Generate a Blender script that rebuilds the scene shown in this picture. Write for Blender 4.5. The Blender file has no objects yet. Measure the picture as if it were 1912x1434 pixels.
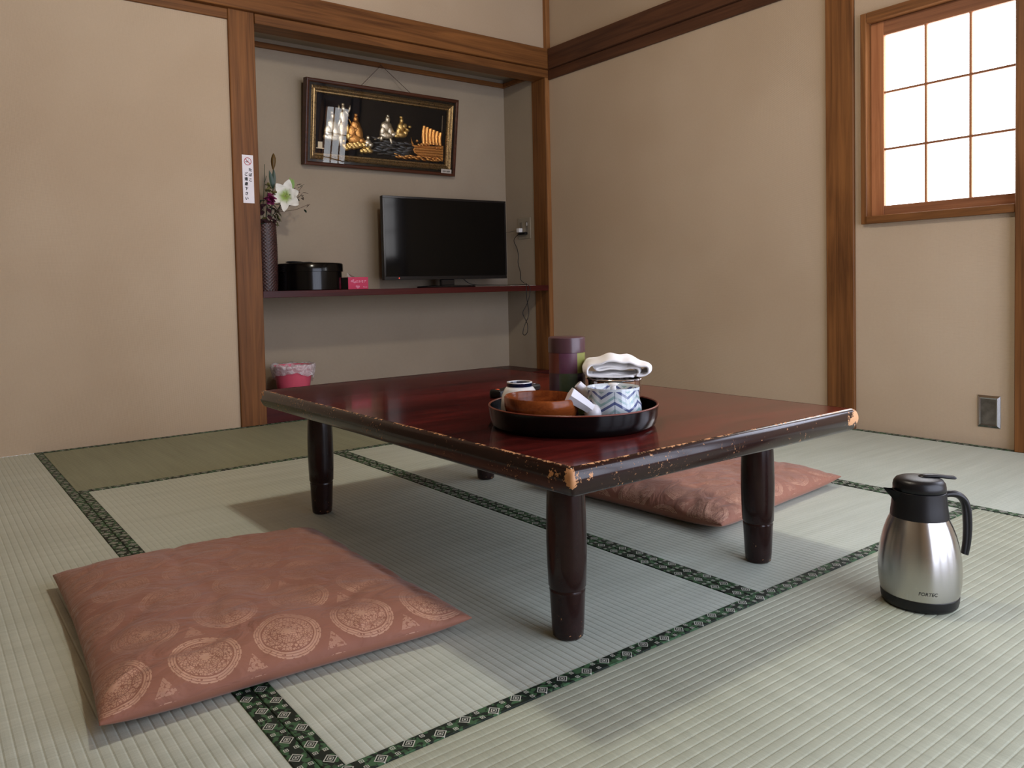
import bpy, bmesh, math, random, ast
from mathutils import Vector, Matrix, noise
random.seed(7)
S = bpy.context.scene
COL = S.collection
PI = math.pi

# ------------------------------------------------------------------ camera
cam_d = bpy.data.cameras.new('camera')
cam = bpy.data.objects.new('camera', cam_d)
COL.objects.link(cam)
S.camera = cam
cam_d.sensor_width = 36.0
cam_d.lens = 1452.4595 / 1912 * 36.0
cam_d.shift_x = 65.512 / 1912
cam_d.shift_y = -123.519 / 1912
cam_d.clip_start = 0.02
_yaw, _pit, _rol = (math.radians(a) for a in (36.1088102, -2.18190109, -1.30999727))
_F = Vector((math.sin(_yaw) * math.cos(_pit), math.cos(_yaw) * math.cos(_pit), math.sin(_pit)))
_r = Vector((math.cos(_yaw), -math.sin(_yaw), 0))
_u = _r.cross(_F)
_R = math.cos(_rol) * _r + math.sin(_rol) * _u
_U = -math.sin(_rol) * _r + math.cos(_rol) * _u
_m = Matrix((( _R.x, _U.x, -_F.x, -3.19486188), (_R.y, _U.y, -_F.y, -3.59449722), (_R.z, _U.z, -_F.z, 0.62744023), (0, 0, 0, 1)))
cam.matrix_world = _m

# ------------------------------------------------------------------ world, exposure, light
W = bpy.data.worlds.new('world')
S.world = W
W.use_nodes = True
W.node_tree.nodes['Background'].inputs[0].default_value = (0.80, 0.88, 1.0, 1)
W.node_tree.nodes['Background'].inputs[1].default_value = 1.0
S.view_settings.view_transform = 'Standard'
S.view_settings.look = 'None'
S.view_settings.gamma = 1.0
S.view_settings.exposure = 0.08
try: S.view_settings.use_curve_mapping = False
except Exception: pass

LAMP_STRENGTH = 250.0         # the warm globe of the ceiling lamp
LAMP_COLOR = (1.0, 0.93, 0.80)
DAY_POWER = 70.0              # daylight coming in through the wide garden window behind the camera
DAY_COLOR = (0.78, 0.82, 1.0)
SIDE_POWER = 24.0
PAPER_STRENGTH = 7.0          # daylight in the paper of the small window

L = bpy.data.lights.new('daylight', 'AREA')
L.shape = 'RECTANGLE'; L.size = 2.4; L.size_y = 2.0; L.energy = DAY_POWER; L.color = DAY_COLOR
lo = bpy.data.objects.new('daylight', L); COL.objects.link(lo)
lo.location = (-1.28, -4.42, 1.05); lo.rotation_euler = (math.radians(90), 0, 0)

L = bpy.data.lights.new('side_daylight', 'AREA')            # the second window of the same wall, nearer the photographer
L.shape = 'RECTANGLE'; L.size = 1.05; L.size_y = 1.15; L.energy = SIDE_POWER; L.color = DAY_COLOR
lo = bpy.data.objects.new('side_daylight', L); COL.objects.link(lo)
lo.location = (.40, -3.42, 1.45); lo.rotation_euler = (math.radians(90), 0, math.radians(90))

# ------------------------------------------------------------------ node helpers
class NT:
    """a material's nodes; e() turns an arithmetic expression into Math nodes"""
    def __init__(s, name):
        s.m = bpy.data.materials.new(name); s.m.use_nodes = True
        s.t = s.m.node_tree; s.t.nodes.clear()
        s.out = s.t.nodes.new('ShaderNodeOutputMaterial'); s.v = {}
    def n(s, typ, **k):
        nd = s.t.nodes.new(typ)
        for a, b in k.items():
            setattr(nd, a, b)
        return nd
    def link(s, a, b): s.t.links.new(a, b)
    def put(s, sock, val):
        if isinstance(val, bpy.types.NodeSocket): s.link(val, sock)
        elif isinstance(val, (tuple, list)) and len(val) == 3 and sock.type == 'RGBA': sock.default_value = (*val, 1)
        else: sock.default_value = val
    def coords(s, kind='Object'):
        tc = s.n('ShaderNodeTexCoord'); sp = s.n('ShaderNodeSeparateXYZ')
        s.link(tc.outputs[kind], sp.inputs[0])
        s.vec = tc.outputs[kind]
        s.v.update(x=sp.outputs[0], y=sp.outputs[1], z=sp.outputs[2])
        return tc.outputs[kind]
    def vecof(s, a, b, c):
        cb = s.n('ShaderNodeCombineXYZ')
        for i, q in enumerate((a, b, c)): s.put(cb.inputs[i], s.e(q) if isinstance(q, str) else q)
        return cb.outputs[0]
    def mat(s, op, *a):
        nd = s.n('ShaderNodeMath', operation=op)
        for i, q in enumerate(a): s.put(nd.inputs[i], q)
        return nd.outputs[0]
    def e(self, expression_, **kw):
        s = self
        s.v.update(kw)
        F = {'sin': 'SINE', 'cos': 'COSINE', 'abs': 'ABSOLUTE', 'floor': 'FLOOR', 'sqrt': 'SQRT', 'fract': 'FRACT', 'min': 'MINIMUM', 'max': 'MAXIMUM', 'mod': 'FLOORED_MODULO', 'atan2': 'ARCTAN2', 'pow': 'POWER'}
        B = {ast.Add: 'ADD', ast.Sub: 'SUBTRACT', ast.Mult: 'MULTIPLY', ast.Div: 'DIVIDE'}
        def go(q):
            if isinstance(q, ast.Constant): return float(q.value)
            if isinstance(q, ast.Name): return s.v[q.id]
            if isinstance(q, ast.UnaryOp): 
                a = go(q.operand)
                return -a if isinstance(a, float) else s.mat('MULTIPLY', a, -1.0)
            if isinstance(q, ast.BinOp):
                a, b = go(q.left), go(q.right)
                if isinstance(a, float) and isinstance(b, float): return eval('a%sb' % {ast.Add: '+', ast.Sub: '-', ast.Mult: '*', ast.Div: '/'}[type(q.op)])
                return s.mat(B[type(q.op)], a, b)
            if isinstance(q, ast.Compare):
                a, b = go(q.left), go(q.comparators[0])
                return s.mat('LESS_THAN' if isinstance(q.ops[0], ast.Lt) else 'GREATER_THAN', a, b)
            if isinstance(q, ast.Call):
                a = [go(z) for z in q.args]
                if q.func.id == 'ss':      # smoothstep(edge0, edge1, x)
                    mr = s.n('ShaderNodeMapRange', interpolation_type='SMOOTHSTEP')
                    s.put(mr.inputs[1], a[0]); s.put(mr.inputs[2], a[1]); s.put(mr.inputs[0], a[2])
                    return mr.outputs[0]
                return s.mat(F[q.func.id], *a)
        return go(ast.parse(expression_, mode='eval').body)
    def noise(s, vec=None, scale=5, detail=3, rough=.5, dist=0):
        nd = s.n('ShaderNodeTexNoise')
        s.link(vec if vec is not None else s.vec, nd.inputs['Vector'])
        nd.inputs['Scale'].default_value = scale; nd.inputs['Detail'].default_value = detail
        nd.inputs['Roughness'].default_value = rough; nd.inputs['Distortion'].default_value = dist
        return nd.outputs[0]
    def voro(s, vec=None, scale=5, feature='F1', out=0):
        nd = s.n('ShaderNodeTexVoronoi', feature=feature)
        s.link(vec if vec is not None else s.vec, nd.inputs['Vector'])
        nd.inputs['Scale'].default_value = scale
        return nd.outputs[out]
    def scaled(s, sx, sy, sz):
        mp = s.n('ShaderNodeMapping'); s.link(s.vec, mp.inputs[0]); mp.inputs['Scale'].default_value = (sx, sy, sz)
        return mp.outputs[0]
    def mix(s, f, a, b):
        nd = s.n('ShaderNodeMix', data_type='RGBA')
        s.put(nd.inputs[0], f); s.put(nd.inputs[6], a); s.put(nd.inputs[7], b)
        return nd.outputs[2]
    def ramp(s, f, stops):
        nd = s.n('ShaderNodeValToRGB'); s.put(nd.inputs[0], f); cr = nd.color_ramp
        while len(cr.elements) < len(stops): cr.elements.new(.5)
        for el, (p, c) in zip(cr.elements, stops): el.position = p; el.color = (*c, 1)
        return nd.outputs[0]
    def bump(s, h, dist=.001, strength=1.0, nrm=None):
        nd = s.n('ShaderNodeBump'); s.put(nd.inputs['Height'], h); nd.inputs['Distance'].default_value = dist; nd.inputs['Strength'].default_value = strength
        if nrm is not None: s.link(nrm, nd.inputs['Normal'])
        return nd.outputs[0]
    def bsdf(s, color, rough=.5, nrm=None, **k):
        b = s.n('ShaderNodeBsdfPrincipled')
        s.put(b.inputs['Base Color'], color); s.put(b.inputs['Roughness'], rough)
        if nrm is not None: s.link(nrm, b.inputs['Normal'])
        for a, q in k.items():
            s.put(b.inputs[a.replace('_', ' ')], q)
        s.link(b.outputs[0], s.out.inputs[0]); s.b = b
        return s.m

def srgb(r, g, b):
    f = lambda c: (c / 255 / 12.92) if c / 255 <= .04045 else ((c / 255 + .055) / 1.055) ** 2.4
    return (f(r), f(g), f(b))

MATS = {}
def simple(name, color, rough=.5, bump=0, bscale=200, **k):
    if name in MATS: return MATS[name]
    t = NT(name); t.coords()
    nz = t.noise(scale=40, detail=3)
    a = tuple(c * .93 for c in color); b = tuple(min(1, c * 1.05) for c in color)
    c = t.mix(nz, a, b)
    nr = t.bump(t.noise(scale=bscale, detail=2), bump) if bump else None
    MATS[name] = t.bsdf(c, rough, nr, **k)
    return MATS[name]

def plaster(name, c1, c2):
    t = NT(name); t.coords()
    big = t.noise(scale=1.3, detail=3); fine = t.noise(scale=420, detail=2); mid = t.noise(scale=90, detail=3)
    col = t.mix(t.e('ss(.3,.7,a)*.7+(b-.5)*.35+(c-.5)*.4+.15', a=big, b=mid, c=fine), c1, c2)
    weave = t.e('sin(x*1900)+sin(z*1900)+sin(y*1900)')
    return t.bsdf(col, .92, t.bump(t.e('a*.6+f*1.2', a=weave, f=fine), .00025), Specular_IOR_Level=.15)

def wood(name, dark, light, axis, scale=1.0, rough=.50, ring=1.0):
    """cedar or pine with its grain along one axis"""
    t = NT(name); t.coords()
    k = {'x': (1.2, 26, 26), 'y': (26, 1.2, 26), 'z': (26, 26, 1.2)}[axis]
    v = t.scaled(*[a * scale for a in k])
    n1 = t.noise(v, 1.0, 5, .55, 1.2 * ring)
    k2 = {'x': (4, 240, 240), 'y': (240, 4, 240), 'z': (240, 240, 4)}[axis]
    n2 = t.noise(t.scaled(*k2), 1.0, 3, .6)
    big = t.noise(scale=1.7, detail=2)
    f = t.e('.5+(a-.5)*1.5+(b-.5)*.5+(c-.5)*.6', a=n1, b=n2, c=big)
    col = t.ramp(f, [(.15, dark), (.5, tuple((p + q) / 2 for p, q in zip(dark, light))), (.85, light)])
    return t.bsdf(col, rough, t.bump(t.e('a+b*.5'), .0006), Specular_IOR_Level=.22)

# ------------------------------------------------------------------ mesh helpers
def setp(o, label=None, cat=None, group=None, kind=None):
    if label: o['label'] = label
    if cat: o['category'] = cat
    if group: o['group'] = group
    if kind: o['kind'] = kind
    return o
def root(name, loc, rz=0.0, label=None, cat=None, group=None, kind=None):
    o = bpy.data.objects.new(name, None); COL.objects.link(o)
    o.location = loc; o.rotation_euler = (0, 0, rz); o.empty_display_size = .05
    return setp(o, label, cat, group, kind)
def obj(name, bm, mat, parent=None, loc=(0, 0, 0), rot=(0, 0, 0), smooth=False, label=None, cat=None, group=None, kind=None, auto=None):
    me = bpy.data.meshes.new(name)
    if isinstance(bm, bmesh.types.BMesh):
        bmesh.ops.recalc_face_normals(bm, faces=bm.faces)
        bm.to_mesh(me); bm.free()
    else:
        me = bm
    for m_ in (mat if isinstance(mat, (list, tuple)) else [mat]): me.materials.append(m_)
    if smooth:
        me.polygons.foreach_set('use_smooth', [True] * len(me.polygons))
        if auto: me.set_sharp_from_angle(angle=math.radians(auto))
    o = bpy.data.objects.new(name, me); COL.objects.link(o)
    o.location = loc; o.rotation_euler = rot
    if parent is not None: o.parent = parent
    return setp(o, label, cat, group, kind)
def B(*boxes, bev=0.0, seg=1):
    """boxes (x0,x1,y0,y1,z0,z1) in one bmesh"""
    bm = bmesh.new()
    for x0, x1, y0, y1, z0, z1 in boxes:
        b2 = bmesh.new()
        bmesh.ops.create_cube(b2, size=1)
        for v in b2.verts: v.co = Vector(((x0 + x1) / 2 + v.co.x * (x1 - x0), (y0 + y1) / 2 + v.co.y * (y1 - y0), (z0 + z1) / 2 + v.co.z * (z1 - z0)))
        if bev: bmesh.ops.bevel(b2, geom=b2.edges[:], offset=bev, segments=seg, profile=.5, affect='EDGES')
        merge(bm, b2)
    return bm
def merge(bm, b2, mat=None, idx=None):
    tmp = bpy.data.meshes.new('t'); b2.to_mesh(tmp); b2.free()
    if mat is not None: tmp.transform(mat)
    n0 = len(bm.faces)
    bm.from_mesh(tmp); bpy.data.meshes.remove(tmp)
    if idx is not None:
        bm.faces.ensure_lookup_table()
        for f in bm.faces[n0:]: f.material_index = idx
    return bm
def lathe(prof, seg=48, bm=None, sx=1.0, sy=1.0, cx=0, cy=0, fn=None):
    """profile of (r, z); closed where r == 0"""
    bm = bm or bmesh.new(); rings = []
    for r, z in prof:
        if r <= 1e-7: rings.append([bm.verts.new((cx, cy, z))])
        else:
            ring = []
            for i in range(seg):
                a = 2 * PI * i / seg
                rr = r + (fn(a, z) if fn else 0)
                ring.append(bm.verts.new((cx + rr * math.cos(a) * sx, cy + rr * math.sin(a) * sy, z)))
            rings.append(ring)
    for a, b in zip(rings, rings[1:]):
        for i in range(seg):
            j = (i + 1) % seg
            if len(a) == 1 and len(b) == 1: break
            if len(a) == 1: bm.faces.new((a[0], b[i], b[j]))
            elif len(b) == 1: bm.faces.new((a[i], a[j], b[0]))
            else: bm.faces.new((a[i], a[j], b[j], b[i]))
    return bm
def smoothpts(pts, n=8):
    P = [Vector(p) for p in pts]; out = []
    for i in range(len(P) - 1):
        p0, p1, p2, p3 = P[max(i - 1, 0)], P[i], P[i + 1], P[min(i + 2, len(P) - 1)]
        for k in range(n):
            t = k / n
            out.append(.5 * ((2 * p1) + (-p0 + p2) * t + (2 * p0 - 5 * p1 + 4 * p2 - p3) * t * t + (-p0 + 3 * p1 - 3 * p2 + p3) * t ** 3))
    out.append(P[-1]); return out
def tube(pts, r, seg=8, bm=None, sx=1.0, caps=True):
    """swept tube; r a number or a list"""
    bm = bm or bmesh.new(); P = [Vector(p) for p in pts]; n = len(P)
    R = r if isinstance(r, (list, tuple)) else [r] * n
    nrm = None; rings = []
    for i, p in enumerate(P):
        t = (P[min(i + 1, n - 1)] - P[max(i - 1, 0)]).normalized()
        if nrm is None:
            nrm = t.cross(Vector((0, 0, 1)) if abs(t.z) < .9 else Vector((0, 1, 0))).normalized()
        nrm = (nrm - t * nrm.dot(t)).normalized(); bn = t.cross(nrm)
        rings.append([bm.verts.new(p + (nrm * math.cos(2 * PI * k / seg) * sx + bn * math.sin(2 * PI * k / seg)) * R[i]) for k in range(seg)])
    for a, b in zip(rings, rings[1:]):
        for i in range(seg): bm.faces.new((a[i], a[(i + 1) % seg], b[(i + 1) % seg], b[i]))
    if caps: bm.faces.new(rings[0][::-1]); bm.faces.new(rings[-1])
    return bm
def ell(bm, c, r, rot=(0, 0, 0), sub=2):
    b2 = bmesh.new(); bmesh.ops.create_icosphere(b2, subdivisions=sub, radius=1)
    M = Matrix.Translation(c) @ Matrix.Rotation(rot[2], 4, 'Z') @ Matrix.Rotation(rot[1], 4, 'Y') @ Matrix.Rotation(rot[0], 4, 'X') @ Matrix.Diagonal((*r, 1))
    return merge(bm, b2, M)
def prism(bm, pts, z0, z1):
    """extrude a polygon in xy"""
    lo_ = [bm.verts.new((x, y, z0)) for x, y in pts]; hi = [bm.verts.new((x, y, z1)) for x, y in pts]
    n = len(pts)
    bm.faces.new(lo_[::-1]); bm.faces.new(hi)
    for i in range(n): bm.faces.new((lo_[i], lo_[(i + 1) % n], hi[(i + 1) % n], hi[i]))
    return bm
def text_bm(txt, size, extrude=0.0, bold=0.0, align='CENTER', shear=0.0):
    c = bpy.data.curves.new('txt', 'FONT'); c.body = txt; c.size = size; c.extrude = extrude; c.offset = bold
    c.align_x = align; c.align_y = 'CENTER'; c.shear = shear
    o = bpy.data.objects.new('txt', c); COL.objects.link(o)
    dg = bpy.context.evaluated_depsgraph_get()
    me = bpy.data.meshes.new_from_object(o.evaluated_get(dg))
    bm = bmesh.new(); bm.from_mesh(me)
    bpy.data.objects.remove(o); bpy.data.curves.remove(c); bpy.data.meshes.remove(me)
    return bm
def bold_bm(txt, size, w, **k):
    bm = bmesh.new()
    for i, (a, b) in enumerate(((0, 0), (w, 0), (-w, 0), (0, w), (0, -w))):
        merge(bm, text_bm(txt, size, 0, 0, **k), Matrix.Translation((a, b, i * .00003)))
    return bm
def xf(bm, M):
    bmesh.ops.transform(bm, matrix=M, verts=bm.verts[:]); return bm
FRONT = Matrix(((1, 0, 0, 0), (0, 0, -1, 0), (0, 1, 0, 0), (0, 0, 0, 1)))   # xy drawing stood up, facing -y

# ------------------------------------------------------------------ materials
WALL1, WALL2 = srgb(188, 166, 140), srgb(202, 182, 157)
M_plaster = plaster('wall_plaster', WALL1, WALL2)
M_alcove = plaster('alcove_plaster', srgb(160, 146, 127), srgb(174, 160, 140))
CD, CLt = srgb(86, 53, 27), srgb(140, 92, 50)
M_wz = wood('cedar_upright', CD, CLt, 'z'); M_wx = wood('cedar_beam_along', CD, CLt, 'x'); M_wy = wood('cedar_beam_across', CD, CLt, 'y')
M_wdark = wood('dark_cedar_across', srgb(66, 42, 30), srgb(98, 64, 44), 'y')
M_wstrip = wood('pale_cedar_strip', srgb(120, 78, 44), srgb(168, 118, 72), 'z')
M_sash = wood('sash_cedar', srgb(138, 84, 52), srgb(190, 130, 86), 'z')
M_sashh = wood('sash_cedar_level', srgb(120, 76, 50), srgb(165, 112, 76), 'y')
M_ceil = wood('ceiling_boards', srgb(112, 86, 58), srgb(152, 120, 84), 'x')
M_redlac = wood('red_lacquer', srgb(50, 18, 16), srgb(80, 27, 24), 'x', rough=.34)
M_black = simple('black_plastic', srgb(14, 14, 16), .38, Specular_IOR_Level=.35)
M_blackgloss = simple('black_lacquer', srgb(7, 7, 8), .16, Specular_IOR_Level=.32)
M_white = simple('white_porcelain', srgb(232, 232, 232), .12)
M_paper = simple('white_paper', srgb(225, 222, 215), .8)

def tatami_mat(name, axis, c1, c2):
    """woven rush: threads of rush lie across the mat's length"""
    t = NT(name); t.coords()
    k = (1, 340, 1) if axis == 'x' else (340, 1, 1)          # rush runs across the long axis, so the fine lines do too
    kk = (260, 4, 1) if axis == 'x' else (4, 260, 1)
    fine = t.noise(t.scaled(kk[0], kk[1], 1), 1.0, 2, .6)
    mid = t.noise(t.scaled(*( (26, 1.5, 1) if axis == 'x' else (1.5, 26, 1))), 1.0, 3, .5)
    big = t.noise(scale=2.2, detail=3)
    f = t.e('.5+(a-.5)*.8+(b-.5)*.7+(c-.5)*.6', a=fine, b=mid, c=big)
    col = t.mix(f, c1, c2)
    w = t.e('sin(%s*2100)' % axis)
    tg = t.n('ShaderNodeCombineXYZ'); tg.inputs[1 if axis == 'x' else 0].default_value = 1.0
    return t.bsdf(col, .48, t.bump(t.e('a*.7+w*.25', a=fine, w=w), .0004), Specular_IOR_Level=.42, Anisotropic=.75, Tangent=tg.outputs[0])
M_tat_x = tatami_mat('rush_lengthwise', 'x', srgb(146, 151, 132), srgb(182, 188, 168))
M_tat_sheen_tone = tatami_mat('rush_sheen_tone', 'x', srgb(126, 128, 102), srgb(156, 158, 130))  # same rush, darkened: its weaker sheen in this direction put into the colour
M_tat_y = tatami_mat('rush_crosswise', 'y', srgb(172, 181, 168), srgb(209, 217, 206))

def hem_mat():
    t = NT('green_brocade_edging'); t.coords('UV')
    # u along the edging, v across it from -1 to 1 (half width 14 mm), both in metres after scaling
    t.e('x', u=t.v['x'], w=t.v['y'])
    P = .0475
    big = t.e('abs(mod(u,%g)-%g)+abs(w-.0035+.007*(mod(floor(u/%g),2)))' % (P, P / 2, P))
    sm = t.e('max(abs(mod(u+%g,%g)-%g),abs(abs(w)-.0075))' % (P / 2, P, P / 2))
    leaf = t.voro(t.vecof('u', 'w', 0.0), 120, 'F1', 0); cellc = t.n('ShaderNodeSeparateColor')
    vn = t.n('ShaderNodeTexVoronoi'); t.link(t.vecof('u', 'w*1.4', 0.0), vn.inputs['Vector']); vn.inputs['Scale'].default_value = 95
    t.link(vn.outputs['Color'], cellc.inputs[0])
    g = t.mix(t.e('ss(.45,.5,c)*ss(.75,.6,d*1.0)', c=cellc.outputs[0], d=leaf), srgb(20, 34, 26), srgb(62, 98, 66))
    line = t.e('(abs(q-.0100)<.0011)+((q<.0060)*(q>.0044))+((q<.0022))', q=big)
    smal = t.e('(q2<.0034)*(abs(q2-.0017)>.0006)', q2=sm)
    inside = t.e('q<.0112')
    c = t.mix(inside, g, srgb(24, 38, 30))
    f = t.e('min(1,line+smal)', line=line, smal=smal)
    c = t.mix(t.e('f*.9', f=f), c, srgb(205, 208, 196))
    thr = t.e('sin(u*5200)*sin(w*5200)')
    return t.bsdf(c, .6, t.bump(t.e('thr*.3+f', thr=thr, f=f), .00025), Specular_IOR_Level=.3)
M_hem = hem_mat()

def brocade():
    t = NT('rose_brocade'); t.coords('UV')
    t.v.update(X=t.v['x'], Y=t.v['y'])
    PX, PY = .131, .232
    lace = t.voro(t.scaled(1, 1, 0), 215, 'DISTANCE_TO_EDGE')
    lace2 = t.voro(t.scaled(1, 1, 0), 210, 'F1')
    t.v.update(lace=lace, lace2=lace2)
    masks = []
    for ox, oy in ((-.012, .0640), (-.012 + PX / 2, .0640 + PY / 2)):
        a = t.e('mod(X-%g,%g)-%g' % (ox - PX / 2, PX, PX / 2)); b = t.e('mod(Y-%g,%g)-%g' % (oy - PY / 2, PY, PY / 2))
        t.v.update(a=a, b=b)
        t.v.update(r=t.e('sqrt(a*a+b*b)'), th=t.e('atan2(b,a)'))
        t.v.update(ringp=t.e('abs(mod(th*%g,1)-.5)' % (24 / (2 * PI))))
        ring = t.e('(r<.0535-.0012*(ringp<.12))*(r>.0425)*(lace2>.16)*((abs(r-.048)-.0032+ringp*.006>0)+(lace2>.38)>0)')
        ring = t.e('ring*(abs(abs(r-.0480)-.0022)>.0005)', ring=ring)
        core = t.e('(r<.0400)*(abs(r-.0265)>.0007)*(lace>.085+.02*sin(th*8))')
        centre = t.e('(r<.011)*(cos(th*8)*.002+.0075>r)')
        tri = t.e('(b<0-.022)*(b>0-.054)*(abs(mod(X-%g,%g)-%g)<(0-.022-b)*.52)*(lace2<.62)*(lace2>.14)' % (ox, PX, PX / 2))
        masks.append(t.e('min(1,m1+m2+m3+m4*.6)', m1=ring, m2=core, m3=centre, m4=tri))
    f = t.e('min(1,p+q)', p=masks[0], q=masks[1])
    lw = t.n('ShaderNodeLayerWeight'); lw.inputs[0].default_value = .5
    face = t.e('ss(.30,.62,1-g)', g=lw.outputs['Facing'])
    soft = t.noise(scale=6, detail=2)
    base = t.mix(soft, srgb(146, 95, 80), srgb(160, 112, 90))
    gold = t.mix(soft, srgb(206, 160, 134), srgb(218, 176, 148))
    c = t.mix(t.e('f*(.10+.62*face)', f=f, face=face), base, gold)
    thr = t.e('sin(X*5000)*sin(Y*5000)')
    wr = t.noise(t.scaled(1, 1.7, 1), 11, 3, .5, 1.2)
    return t.bsdf(c, t.e('.60-f*.12'), t.bump(t.e('thr*.10+f*.30+wr*16', thr=thr, wr=wr), .0006), Specular_IOR_Level=.3, Sheen_Weight=.2, Sheen_Roughness=.4)
M_brocade = brocade()

def table_mat(name, kind):
    t = NT(name); t.coords()
    # object coordinates: centre of the table, z measured from the floor; half size HX, HY
    st = t.noise(t.scaled(4.5, 60, 60), 1.0, 6, .62, .6)
    big = t.noise(t.scaled(1.6, 6, 1), 1.0, 3, .5)
    if kind == 'top':
        col = t.ramp(t.e('.5+(a-.5)*1.0+(b-.5)*1.1', a=st, b=big), [(.2, srgb(44, 15, 14)), (.5, srgb(78, 25, 23)), (.8, srgb(112, 37, 34))])
        scr = t.noise(t.scaled(30, 500, 1), 1.0, 2, .5)
        wear = t.e('ss(.0142,.0120,min(%g-abs(x),%g-abs(y)))*(n>.58)' % (HX, HY), n=t.noise(scale=46, detail=5, rough=.65))
        col = t.mix(wear, col, srgb(196, 132, 72))
        return t.bsdf(col, t.e('.12+(s-.5)*.06+wear*.4', s=scr, wear=wear), t.bump(t.e('s*.25-wear*2'), .0002), Specular_IOR_Level=.5, Coat_Weight=.25, Coat_Roughness=.04)
    col = t.mix(st, srgb(30, 14, 13), srgb(44, 23, 20))
    n1 = t.noise(scale=135, detail=6, rough=.75); n2 = t.noise(scale=26, detail=6, rough=.7); n3 = t.noise(t.scaled(60, 60, 420), 1.0, 4, .6)
    n4 = t.noise(scale=7, detail=2)
    if kind == 'rim':
        t.v.update(n1=n1, n2=n2, n3=n3, n4=n4)
        cor = t.e('max(%g-abs(x),0)+max(%g-abs(y),0)' % (HX, HY))       # small near an upright corner
        top = t.e('.350-z')
        t.v.update(cor=cor, top=top)
        chip = t.e('min(1,(n1>.672-.07*ss(.4,.65,n4))+(n3>.735)+(n2>.41+cor*3.2+abs(top-.017)*3.0)+(n1>.50+top*90-.05*n4)*(n2>.48))')
    else:
        t.v.update(n1=n1, n2=n2, n3=n3)
        chip = t.e('(n1>.70)+(n1>.60)*(z<.05)*(n2>.55)')
    c = t.mix(chip, col, t.mix(n4 if kind == 'rim' else n2, srgb(190, 124, 66), srgb(226, 178, 134)))
    return t.bsdf(c, t.e('.22+chip*.4', chip=chip), t.bump(t.e('chip*-1'), .0004), Specular_IOR_Level=.28, Coat_Weight=.22 if kind == 'rim' else .1, Coat_Roughness=.10)

# ------------------------------------------------------------------ room shell
XL, YF, ZC = -3.68, -4.10, 2.50
HM = 1.890                                  # underside of the head rail
XA0, XA1 = -1.835, -0.034                   # alcove opening
AD = 0.395                                  # alcove depth
AZ = 0.116                                  # alcove floor
def struct(name, bm, mat, **k): return obj(name, bm, mat, kind='structure', **k)

floor = struct('floor', B((XL, 0, YF, 0, -.08, -.03), (XL, 0, YF, -3.545, -.03, -.002)), wood('floor_boards', srgb(120, 80, 48), srgb(165, 118, 74), 'x'))
struct('ceiling', B((XL, 0, YF, 0, ZC, ZC + .04)), M_ceil)
struct('wall_back', B((XL, -1.95, 0, .10, 0, HM), (XL, .10, 0, .10, HM + .03, ZC)), M_plaster)
WY0, WY1, WZ0, WZ1 = -2.49, -1.9605, .8835, 1.6645        # window opening in the right wall
struct('wall_right', B((0, .12, YF, -3.93, 0, ZC), (0, .12, -3.93, -2.91, 0, .88), (0, .12, -3.93, -2.91, 2.02, ZC), (0, .12, -2.91, WY0 - .05, 0, ZC), (0, .12, WY0 - .05, WY1, 0, WZ0), (0, .12, WY0 - .05, WY1, WZ1, ZC), (0, .12, WY1, 0, 0, ZC)), M_plaster)
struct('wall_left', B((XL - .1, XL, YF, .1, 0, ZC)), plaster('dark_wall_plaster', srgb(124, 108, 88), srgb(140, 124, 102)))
FX0, FX1, FZ0, FZ1 = -2.45, -.12, .05, 2.0
struct('wall_front', B((XL, FX0, YF - .1, YF, 0, ZC), (FX1, .12, YF - .1, YF, 0, ZC), (FX0, FX1, YF - .1, YF, 0, FZ0), (FX0, FX1, YF - .1, YF, FZ1, ZC)), M_plaster)
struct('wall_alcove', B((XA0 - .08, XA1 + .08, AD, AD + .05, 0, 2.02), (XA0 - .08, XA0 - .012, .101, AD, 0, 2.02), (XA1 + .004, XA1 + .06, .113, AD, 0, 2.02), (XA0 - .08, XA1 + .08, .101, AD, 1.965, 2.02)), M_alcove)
# far window behind the photographer: frame, sliding sashes
w2 = root('window_2', (0, YF, 0), kind='structure')
obj('frame', B((FX0, FX1, -.09, .02, FZ1 - .05, FZ1), (FX0, FX1, -.09, .02, FZ0, FZ0 + .05), (FX0, FX0 + .05, -.09, .02, FZ0, FZ1), (FX1 - .05, FX1, -.09, .02, FZ0, FZ1), bev=.003), M_wx, w2)
n = 4; ww = (FX1 - FX0 - .1) / n
for i in range(n):
    x = FX0 + .05 + i * ww
    obj('sash', B((x, x + .035, -.05, -.02, FZ0 + .05, FZ1 - .05), (x + ww - .035, x + ww, -.05, -.02, FZ0 + .05, FZ1 - .05), (x, x + ww, -.05, -.02, 1.2, 1.23)), M_wz, w2)

w3 = root('window_3', (0, 0, 0), kind='structure')
obj('frame', B((-.02, .10, -3.93, -3.895, .88, 2.02), (-.02, .10, -2.945, -2.91, .88, 2.02), (-.02, .10, -3.895, -2.945, .88, .915), (-.02, .10, -3.895, -2.945, 1.985, 2.02), bev=.002), M_wz, w3)
obj('muntin', B((.03, .05, -3.43, -3.41, .915, 1.985)), M_wz, w3)
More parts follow.
